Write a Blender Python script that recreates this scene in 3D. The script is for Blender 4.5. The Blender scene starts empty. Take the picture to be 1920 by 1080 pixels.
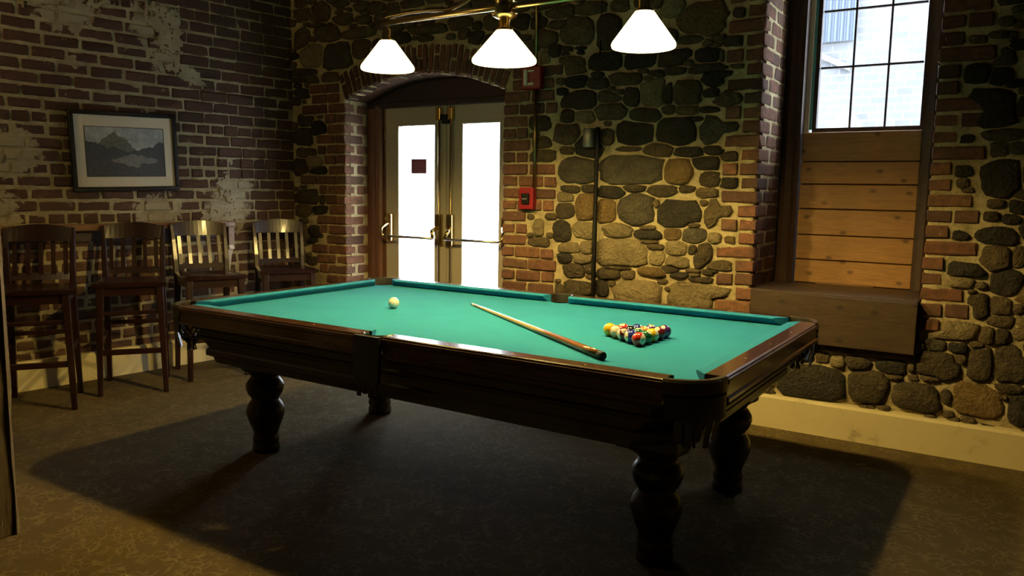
import bpy, bmesh, math, random
from mathutils import Vector, Matrix, noise
from math import sin, cos, pi, radians as R

random.seed(7)
scn = bpy.context.scene
COL = scn.collection

# ------------------------------------------------------------------ camera
cam = bpy.data.cameras.new('camera')
cam_ob = bpy.data.objects.new('camera', cam)
COL.objects.link(cam_ob)
cam.sensor_width = 36.0
cam.lens = 36.0 * 1476.95 / 1920.0
cam.clip_start = 0.05
cam_ob.matrix_world = Matrix(((0.838995, -0.079824, 0.538253, 0.0),
                              (0.543928, 0.095430, -0.833688, 0.0),
                              (0.015182, 0.992230, 0.123484, 1.36),
                              (0, 0, 0, 1)))
scn.camera = cam_ob

# ------------------------------------------------------------------ world / exposure
world = bpy.data.worlds.new('overcast_sky')
scn.world = world
world.use_nodes = True
bg = world.node_tree.nodes['Background']
bg.inputs['Color'].default_value = (0.80, 0.88, 1.0, 1)
bg.inputs['Strength'].default_value = 19.0
scn.view_settings.view_transform = 'Standard'
scn.view_settings.look = 'None'
scn.view_settings.gamma = 1.0
scn.view_settings.use_curve_mapping = False
scn.view_settings.exposure = -0.1
LAMP_COL = (1.0, 0.71, 0.22)
LAMP_W = 70.0

# ------------------------------------------------------------------ room measures (metres)
YB = 4.653            # front of the back wall
YD = 4.895            # door frame plane
YW = 5.12             # window frame plane
ZC = 3.0              # ceiling
CORNER = (-5.222, YB)
LANG = R(90 - 6.363)  # direction of the left wall

# ------------------------------------------------------------------ helpers
def mat(name, color=(0.5, 0.5, 0.5), rough=0.6, metal=0.0, coat=0.0, spec=0.5):
    m = bpy.data.materials.new(name)
    m.use_nodes = True
    b = m.node_tree.nodes['Principled BSDF']
    b.inputs['Base Color'].default_value = (*color, 1)
    b.inputs['Roughness'].default_value = rough
    b.inputs['Metallic'].default_value = metal
    b.inputs['Coat Weight'].default_value = coat
    b.inputs['Coat Roughness'].default_value = 0.12
    b.inputs['Specular IOR Level'].default_value = spec
    return m

class NT:
    """small wrapper for building node trees"""
    def __init__(self, m):
        self.t = m.node_tree
        self.b = self.t.nodes['Principled BSDF']
    def n(self, kind, **kw):
        nd = self.t.nodes.new(kind)
        for k, v in kw.items():
            setattr(nd, k, v)
        return nd
    def l(self, a, b):
        self.t.links.new(a, b)
    def coord(self, out='Object', scale=(1, 1, 1)):
        tc = self.n('ShaderNodeTexCoord')
        mp = self.n('ShaderNodeMapping')
        mp.inputs['Scale'].default_value = scale
        self.l(tc.outputs[out], mp.inputs['Vector'])
        return mp.outputs['Vector']
    def pos(self, scale=(1, 1, 1)):
        g = self.n('ShaderNodeNewGeometry')
        mp = self.n('ShaderNodeMapping')
        mp.inputs['Scale'].default_value = scale
        self.l(g.outputs['Position'], mp.inputs['Vector'])
        return mp.outputs['Vector']
    def noise(self, vec, scale, detail=4, rough=0.55, dist=0.0):
        nd = self.n('ShaderNodeTexNoise')
        nd.inputs['Scale'].default_value = scale
        nd.inputs['Detail'].default_value = detail
        nd.inputs['Roughness'].default_value = rough
        nd.inputs['Distortion'].default_value = dist
        self.l(vec, nd.inputs['Vector'])
        return nd.outputs['Fac']
    def ramp(self, fac, stops):
        nd = self.n('ShaderNodeValToRGB')
        el = nd.color_ramp.elements
        while len(el) < len(stops):
            el.new(0.5)
        for e, (p, c) in zip(el, stops):
            e.position = p
            e.color = (*c, 1) if len(c) == 3 else c
        self.l(fac, nd.inputs['Fac'])
        return nd.outputs['Color']
    def mix(self, fac, a, b, mode='MIX'):
        nd = self.n('ShaderNodeMix', data_type='RGBA', blend_type=mode)
        if isinstance(fac, (int, float)):
            nd.inputs[0].default_value = fac
        else:
            self.l(fac, nd.inputs[0])
        for i, v in ((6, a), (7, b)):
            if isinstance(v, tuple):
                nd.inputs[i].default_value = (*v, 1)
            else:
                self.l(v, nd.inputs[i])
        return nd.outputs[2]
    def math(self, op, a, b=None, clamp=False):
        nd = self.n('ShaderNodeMath', operation=op, use_clamp=clamp)
        for i, v in enumerate((a, b)):
            if v is None:
                continue
            if isinstance(v, (int, float)):
                nd.inputs[i].default_value = v
            else:
                self.l(v, nd.inputs[i])
        return nd.outputs[0]
    def color(self, c):
        self.l(c, self.b.inputs['Base Color'])
    def bump(self, h, strength=0.5, dist=0.01):
        nd = self.n('ShaderNodeBump')
        nd.inputs['Strength'].default_value = strength
        nd.inputs['Distance'].default_value = dist
        self.l(h, nd.inputs['Height'])
        self.l(nd.outputs['Normal'], self.b.inputs['Normal'])

def mesh_ob(name, me, m=None, parent=None, smooth=False):
    o = bpy.data.objects.new(name, me)
    COL.objects.link(o)
    if m is not None and len(me.materials) == 0:
        me.materials.append(m)
    if smooth:
        for p in me.polygons:
            p.use_smooth = True
    if parent is not None:
        o.parent = parent
    return o

def from_bm(name, bm, m=None, parent=None, smooth=False):
    bmesh.ops.recalc_face_normals(bm, faces=bm.faces)
    me = bpy.data.meshes.new(name)
    bm.to_mesh(me)
    bm.free()
    return mesh_ob(name, me, m, parent, smooth)

def empty(name, loc=(0, 0, 0), rz=0.0, parent=None):
    o = bpy.data.objects.new(name, None)
    COL.objects.link(o)
    o.empty_display_size = 0.1
    o.location = loc
    o.rotation_euler = (0, 0, rz)
    if parent is not None:
        o.parent = parent
    return o

def tag(o, label, cat=None, group=None, kind=None):
    if label: o['label'] = label
    if cat: o['category'] = cat
    if group: o['group'] = group
    if kind: o['kind'] = kind
    return o

def add_box(bm, x0, x1, y0, y1, z0, z1, bevel=0.0, seg=1):
    vs = [bm.verts.new((x, y, z)) for x in (x0, x1) for y in (y0, y1) for z in (z0, z1)]
    q = [(0, 1, 3, 2), (4, 6, 7, 5), (0, 4, 5, 1), (2, 3, 7, 6), (0, 2, 6, 4), (1, 5, 7, 3)]
    fs = [bm.faces.new([vs[i] for i in f]) for f in q]
    if bevel > 0:
        es = list({e for f in fs for e in f.edges})
        bmesh.ops.bevel(bm, geom=es, offset=bevel, segments=seg, affect='EDGES', profile=0.6)
    return vs

def box(name, x0, x1, y0, y1, z0, z1, m, parent=None, bevel=0.0, seg=1, smooth=False):
    bm = bmesh.new()
    add_box(bm, x0, x1, y0, y1, z0, z1, bevel, seg)
    return from_bm(name, bm, m, parent, smooth)

def add_tube(bm, pts, rad, n=8, caps=True):
    """tube along pts; rad a number or a list"""
    pts = [Vector(p) for p in pts]
    rings = []
    ref = Vector((0, 0, 1))
    for i, p in enumerate(pts):
        d = (pts[min(i + 1, len(pts) - 1)] - pts[max(i - 1, 0)]).normalized()
        a = d.cross(ref)
        if a.length < 1e-3:
            a = d.cross(Vector((1, 0, 0)))
        a.normalize()
        b = d.cross(a).normalized()
        r = rad[i] if isinstance(rad, (list, tuple)) else rad
        rings.append([bm.verts.new(p + a * r * cos(2 * pi * k / n) + b * r * sin(2 * pi * k / n)) for k in range(n)])
    for r0, r1 in zip(rings, rings[1:]):
        for k in range(n):
            bm.faces.new((r0[k], r0[(k + 1) % n], r1[(k + 1) % n], r1[k]))
    if caps:
        bm.faces.new(rings[0][::-1])
        bm.faces.new(rings[-1])

def tube(name, pts, rad, m, parent=None, n=10, smooth=True):
    bm = bmesh.new()
    add_tube(bm, pts, rad, n)
    return from_bm(name, bm, m, parent, smooth)

def add_lathe(bm, prof, c=(0, 0, 0), n=24, close=True):
    """prof: list of (radius, z)"""
    rings = []
    for r, z in prof:
        if r < 1e-5:
            rings.append([bm.verts.new((c[0], c[1], c[2] + z))])
        else:
            rings.append([bm.verts.new((c[0] + r * cos(2 * pi * k / n), c[1] + r * sin(2 * pi * k / n), c[2] + z)) for k in range(n)])
    for r0, r1 in zip(rings, rings[1:]):
        for k in range(n):
            a = [r0[k % len(r0)], r0[(k + 1) % len(r0)], r1[(k + 1) % len(r1)], r1[k % len(r1)]]
            u = []
            for v in a:
                if v not in u:
                    u.append(v)
            if len(u) > 2:
                bm.faces.new(u)
    if close:
        if len(rings[0]) > 1: bm.faces.new(rings[0][::-1])
        if len(rings[-1]) > 1: bm.faces.new(rings[-1])

def lathe(name, prof, m, parent=None, c=(0, 0, 0), n=24, close=True):
    bm = bmesh.new()
    add_lathe(bm, prof, c, n, close)
    return from_bm(name, bm, m, parent, True)

def add_prism(bm, poly, axis, a0, a1):
    """extrude 2-D polygon along an axis: 'x' -> poly in (y,z), 'y' -> (x,z), 'z' -> (x,y)"""
    def P(p, a):
        return {'x': (a, p[0], p[1]), 'y': (p[0], a, p[1]), 'z': (p[0], p[1], a)}[axis]
    b = [bm.verts.new(P(p, a0)) for p in poly]
    t = [bm.verts.new(P(p, a1)) for p in poly]
    n = len(poly)
    for i in range(n):
        bm.faces.new((b[i], b[(i + 1) % n], t[(i + 1) % n], t[i]))
    bm.faces.new(b[::-1])
    bm.faces.new(t)

def prism(name, poly, axis, a0, a1, m, parent=None, smooth=False):
    bm = bmesh.new()
    add_prism(bm, poly, axis, a0, a1)
    return from_bm(name, bm, m, parent, smooth)

def copy_tree(o, parent=None):
    c = o.copy()
    COL.objects.link(c)
    if parent is not None:
        c.parent = parent
    for ch in list(o.children):
        copy_tree(ch, c)
    return c

# ------------------------------------------------------------------ materials
def m_mortar(name, col, dark):
    m = mat(name, col, 0.95, spec=0.2)
    n = NT(m); v = n.pos()
    f = n.noise(v, 9, 5, 0.65)
    g = n.noise(v, 60, 4, 0.7)
    n.color(n.mix(g, n.ramp(f, [(0.3, dark), (0.62, col)]), col, 'MULTIPLY'))
    nd = n.mix(0.35, n.ramp(f, [(0.3, dark), (0.62, col)]), n.ramp(g, [(0.3, dark), (0.7, col)]))
    n.color(nd)
    n.bump(g, 0.7, 0.012)
    return m
M_MORTAR = m_mortar('lime_mortar', (0.64, 0.53, 0.30), (0.21, 0.165, 0.085))
M_MORTARL = m_mortar('grey_mortar', (0.50, 0.42, 0.25), (0.22, 0.18, 0.10))

def m_brick(name, stops, smear=None, smear_amt=0.60):
    m = mat(name, (0.2, 0.08, 0.05), 0.92, spec=0.2)
    n = NT(m); v = n.pos()
    oi = n.n('ShaderNodeObjectInfo')
    base = n.ramp(oi.outputs['Random'], stops)
    f = n.noise(v, 22, 5, 0.65)
    g = n.noise(v, 90, 3, 0.7)
    c = n.mix(n.ramp(f, [(0.35, (0, 0, 0)), (0.75, (1, 1, 1))]), base, (0.055, 0.035, 0.028))
    c = n.mix(0.25, c, n.mix(g, (0.02, 0.015, 0.012), (0.32, 0.20, 0.13)))
    h = n.noise(v, 13, 6, 0.72, 0.4)
    if smear:
        acc = None
        for (p, r) in smear:
            d = n.n('ShaderNodeVectorMath', operation='DISTANCE')
            gg = n.n('ShaderNodeNewGeometry')
            n.l(gg.outputs['Position'], d.inputs[0])
            d.inputs[1].default_value = p
            k = n.math('DIVIDE', d.outputs['Value'], r)
            k = n.math('SUBTRACT', 1.0, k, True)
            acc = k if acc is None else n.math('MAXIMUM', acc, k)
        h = n.math('ADD', h, n.math('MULTIPLY', acc, 0.55))
    s = n.ramp(h, [(smear_amt, (0, 0, 0)), (smear_amt + 0.06, (1, 1, 1))])
    n.color(n.mix(s, c, n.mix(g, (0.30, 0.25, 0.155), (0.46, 0.39, 0.26))))
    n.bump(n.math('ADD', f, g), 0.6, 0.008)
    return m
M_BRICK = m_brick('old_red_brick', [(0.0, (0.075, 0.035, 0.028)), (0.25, (0.19, 0.075, 0.045)),
                                    (0.55, (0.26, 0.105, 0.058)), (0.8, (0.30, 0.135, 0.07)), (1.0, (0.13, 0.075, 0.05))], None, 0.66)
def lw(u, z):   # a point of the left wall
    return (CORNER[0] + u * cos(LANG), CORNER[1] + u * sin(LANG), z)
M_BRICKL = m_brick('plastered_red_brick', [(0.0, (0.036, 0.019, 0.013)), (0.3, (0.088, 0.037, 0.021)),
                                           (0.6, (0.125, 0.051, 0.027)), (1.0, (0.075, 0.039, 0.023))],
                   [(lw(-1.13, 2.50), 0.26), (lw(-1.06, 2.33), 0.20), (lw(-0.86, 2.10), 0.15), (lw(-0.55, 1.40), 0.16),
                    (lw(-0.62, 1.18), 0.24), (lw(-2.15, 1.55), 0.22), (lw(-2.25, 1.16), 0.22), (lw(-1.2, 1.12), 0.22), (lw(-1.75, 2.52), 0.24)], 0.62)
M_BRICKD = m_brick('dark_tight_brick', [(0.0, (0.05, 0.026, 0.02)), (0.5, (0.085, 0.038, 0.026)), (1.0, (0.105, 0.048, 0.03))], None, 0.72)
M_PLASTER = m_mortar('plaster_residue', (0.46, 0.39, 0.25), (0.28, 0.23, 0.14))

def m_stone(name, a, b, c):
    m = mat(name, a, 0.85, spec=0.3)
    n = NT(m); v = n.pos()
    oi = n.n('ShaderNodeObjectInfo')
    f = n.noise(v, 11, 6, 0.66, 0.5)
    g = n.noise(v, 55, 4, 0.7)
    col = n.ramp(f, [(0.28, a), (0.52, b), (0.75, c)])
    col = n.mix(n.math('MULTIPLY', oi.outputs['Random'], 0.45), col, (0.06, 0.045, 0.03))
    col = n.mix(0.3, col, n.mix(g, (0.0, 0.0, 0.0), c))
    n.color(col)
    n.bump(n.math('ADD', f, n.math('MULTIPLY', g, 0.6)), 1.0, 0.055)
    return m
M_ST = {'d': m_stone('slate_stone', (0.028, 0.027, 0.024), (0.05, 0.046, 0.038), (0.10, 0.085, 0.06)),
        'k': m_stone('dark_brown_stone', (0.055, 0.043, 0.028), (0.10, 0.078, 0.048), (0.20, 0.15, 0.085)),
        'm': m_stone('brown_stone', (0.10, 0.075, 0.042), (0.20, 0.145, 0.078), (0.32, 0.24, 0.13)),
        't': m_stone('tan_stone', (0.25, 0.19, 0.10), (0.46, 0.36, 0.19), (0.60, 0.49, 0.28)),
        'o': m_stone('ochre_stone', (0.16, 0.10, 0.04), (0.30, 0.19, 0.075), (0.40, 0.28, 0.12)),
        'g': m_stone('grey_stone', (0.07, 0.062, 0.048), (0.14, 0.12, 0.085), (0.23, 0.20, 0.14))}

def m_wood(name, dark, light, rough=0.4, scale=(2, 14, 14), coat=0.0, bump=0.15, knots=False):
    m = mat(name, dark, rough, coat=coat)
    n = NT(m); v = n.coord('Object', scale)
    f = n.noise(v, 3.0, 6, 0.6, 1.2)
    g = n.noise(v, 14.0, 4, 0.6, 0.3)
    c = n.ramp(f, [(0.3, dark), (0.7, light)])
    c = n.mix(0.35, c, n.ramp(g, [(0.35, dark), (0.65, light)]))
    if knots:
        vo = n.n('ShaderNodeTexVoronoi', voronoi_dimensions='2D'); vo.inputs['Scale'].default_value = 4.2
        sx = n.n('ShaderNodeSeparateXYZ'); cx = n.n('ShaderNodeCombineXYZ')
        n.l(n.pos((1.0, 1.0, 1.5)), sx.inputs[0]); n.l(sx.outputs['X'], cx.inputs['X']); n.l(sx.outputs['Z'], cx.inputs['Y'])
        n.l(cx.outputs[0], vo.inputs['Vector'])
        k = n.ramp(vo.outputs['Distance'], [(0.03, (0.8, 0.8, 0.8)), (0.11, (0, 0, 0))])
        c = n.mix(k, c, (dark[0] * 0.3, dark[1] * 0.3, dark[2] * 0.3))
    n.color(c)
    n.bump(g, bump, 0.004)
    return m
M_MAHOG = m_wood('dark_mahogany', (0.012, 0.005, 0.0035), (0.028, 0.011, 0.006), 0.38, coat=0.10, bump=0.05)
M_RAIL = m_wood('walnut_rail', (0.036, 0.015, 0.008), (0.090, 0.038, 0.017), 0.22, coat=0.7, bump=0.04)
M_STOOL = m_wood('cherry_stool_wood', (0.011, 0.0024, 0.002), (0.024, 0.0048, 0.0038), 0.36, coat=0.35, bump=0.04)
M_PLANK = m_wood('pine_plank', (0.30, 0.145, 0.045), (0.50, 0.27, 0.095), 0.55, (1.5, 14, 18), bump=0.2, knots=True)
M_FRAME = m_wood('dark_window_wood', (0.026, 0.012, 0.007), (0.060, 0.029, 0.016), 0.5)
M_SILL = m_wood('weathered_sill_wood', (0.032, 0.019, 0.010), (0.075, 0.046, 0.024), 0.5, (2, 12, 14), bump=0.25, knots=True)
M_DOORFR = m_wood('brown_door_frame', (0.10, 0.042, 0.024), (0.19, 0.085, 0.048), 0.4, (14, 14, 2))
M_TYMP = m_wood('maroon_tympanum_wood', (0.022, 0.010, 0.010), (0.040, 0.018, 0.016), 0.55)
M_LEDGE = m_wood('oak_ledge', (0.16, 0.075, 0.03), (0.27, 0.14, 0.06), 0.35, (14, 2, 14), coat=0.2)
M_POST = m_wood('rough_timber_post', (0.05, 0.034, 0.019), (0.15, 0.105, 0.06), 0.85, (16, 16, 1.2), bump=0.8)
M_CREAM = mat('cream_paint', (0.62, 0.55, 0.36), 0.5)
n_ = NT(M_CREAM); f_ = n_.noise(n_.pos(), 9, 6, 0.7)
n_.color(n_.ramp(f_, [(0.24, (0.38, 0.31, 0.16)), (0.40, (0.68, 0.58, 0.32)), (0.8, (0.74, 0.64, 0.36))]))
M_DOOR = mat('beige_door_paint', (0.50, 0.455, 0.34), 0.45)
M_BRASS = mat('polished_brass', (0.62, 0.45, 0.17), 0.25, 1.0)
M_OLDBR = mat('aged_brass', (0.40, 0.30, 0.13), 0.32, 1.0)
M_CHROME = mat('satin_steel', (0.55, 0.52, 0.45), 0.28, 1.0)
M_BLACK = mat('black_paint', (0.008, 0.008, 0.008), 0.6, spec=0.2)
M_LEATH = mat('black_leather', (0.010, 0.009, 0.010), 0.35, coat=0.25)
M_CAST = mat('bronzed_pocket_casting', (0.10, 0.085, 0.065), 0.25, 0.7)
M_RED = mat('fire_red_plastic', (0.26, 0.008, 0.014), 0.45)
M_WHITEP = mat('off_white_plastic', (0.72, 0.68, 0.55), 0.4)
M_GREY = mat('galvanised_grey', (0.30, 0.29, 0.26), 0.4, 0.7)
M_CEIL = mat('dark_ceiling_boards', (0.045, 0.033, 0.022), 0.8)
M_ROOM = mat('dim_plaster', (0.10, 0.075, 0.048), 0.9)
M_TEAL = mat('teal_weather_strip', (0.10, 0.42, 0.45), 0.5)
M_LINER = mat('white_jamb_liner', (0.72, 0.66, 0.55), 0.5)

def m_glass():
    m = bpy.data.materials.new('window_glass'); m.use_nodes = True
    t = m.node_tree; t.nodes.clear()
    o = t.nodes.new('ShaderNodeOutputMaterial'); mx = t.nodes.new('ShaderNodeMixShader')
    tr = t.nodes.new('ShaderNodeBsdfTransparent'); gl = t.nodes.new('ShaderNodeBsdfGlossy')
    tr.inputs['Color'].default_value = (0.94, 0.96, 0.96, 1)
    gl.inputs['Roughness'].default_value = 0.05
    mx.inputs[0].default_value = 0.05
    t.links.new(tr.outputs[0], mx.inputs[1])
    t.links.new(gl.outputs[0], mx.inputs[2]); t.links.new(mx.outputs[0], o.inputs['Surface'])
    return m
M_GLASS = m_glass()

def m_carpet():
    m = mat('patterned_carpet', (0.1, 0.08, 0.04), 0.95, spec=0.1)
    n = NT(m); v = n.pos()
    w = n.n('ShaderNodeTexNoise'); w.inputs['Scale'].default_value = 7.0; w.inputs['Detail'].default_value = 1.5
    n.l(v, w.inputs['Vector'])
    sc = n.n('ShaderNodeVectorMath', operation='SCALE'); sc.inputs['Scale'].default_value = 0.22
    n.l(w.outputs['Color'], sc.inputs[0])
    ad = n.n('ShaderNodeVectorMath', operation='ADD'); n.l(v, ad.inputs[0]); n.l(sc.outputs[0], ad.inputs[1])
    vo = n.n('ShaderNodeTexVoronoi', feature='DISTANCE_TO_EDGE'); vo.inputs['Scale'].default_value = 23.0
    n.l(ad.outputs[0], vo.inputs['Vector'])
    line = n.ramp(vo.outputs['Distance'], [(0.03, (1, 1, 1)), (0.11, (0, 0, 0))])
    brk = n.ramp(n.noise(v, 10, 2), [(0.42, (0, 0, 0)), (0.55, (1, 1, 1))])
    line = n.mix(1.0, line, brk, 'MULTIPLY')
    g = n.noise(v, 260, 3, 0.8)
    big = n.noise(v, 2.2, 3)
    base = n.mix(g, (0.045, 0.031, 0.013), (0.115, 0.082, 0.036))
    base = n.mix(n.ramp(big, [(0.35, (0, 0, 0)), (0.7, (1, 1, 1))]), base, (0.095, 0.068, 0.031))
    n.color(n.mix(n.math('MULTIPLY', line, 0.6), base, (0.17, 0.135, 0.066)))
    n.bump(g, 0.5, 0.006)
    return m
M_CARPET = m_carpet()

def m_cloth():
    m = mat('green_billiard_cloth', (0.02, 0.20, 0.135), 0.95, spec=0.05)
    n = NT(m); v = n.pos()
    f = n.noise(v, 4, 4, 0.6); g = n.noise(v, 500, 2)
    c = n.ramp(f, [(0.3, (0.012, 0.155, 0.27)), (0.7, (0.018, 0.182, 0.31))])
    n.color(c)
    n.b.inputs['Sheen Weight'].default_value = 0.03
    n.bump(g, 0.15, 0.002)
    return m
M_CLOTH = m_cloth()

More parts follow.
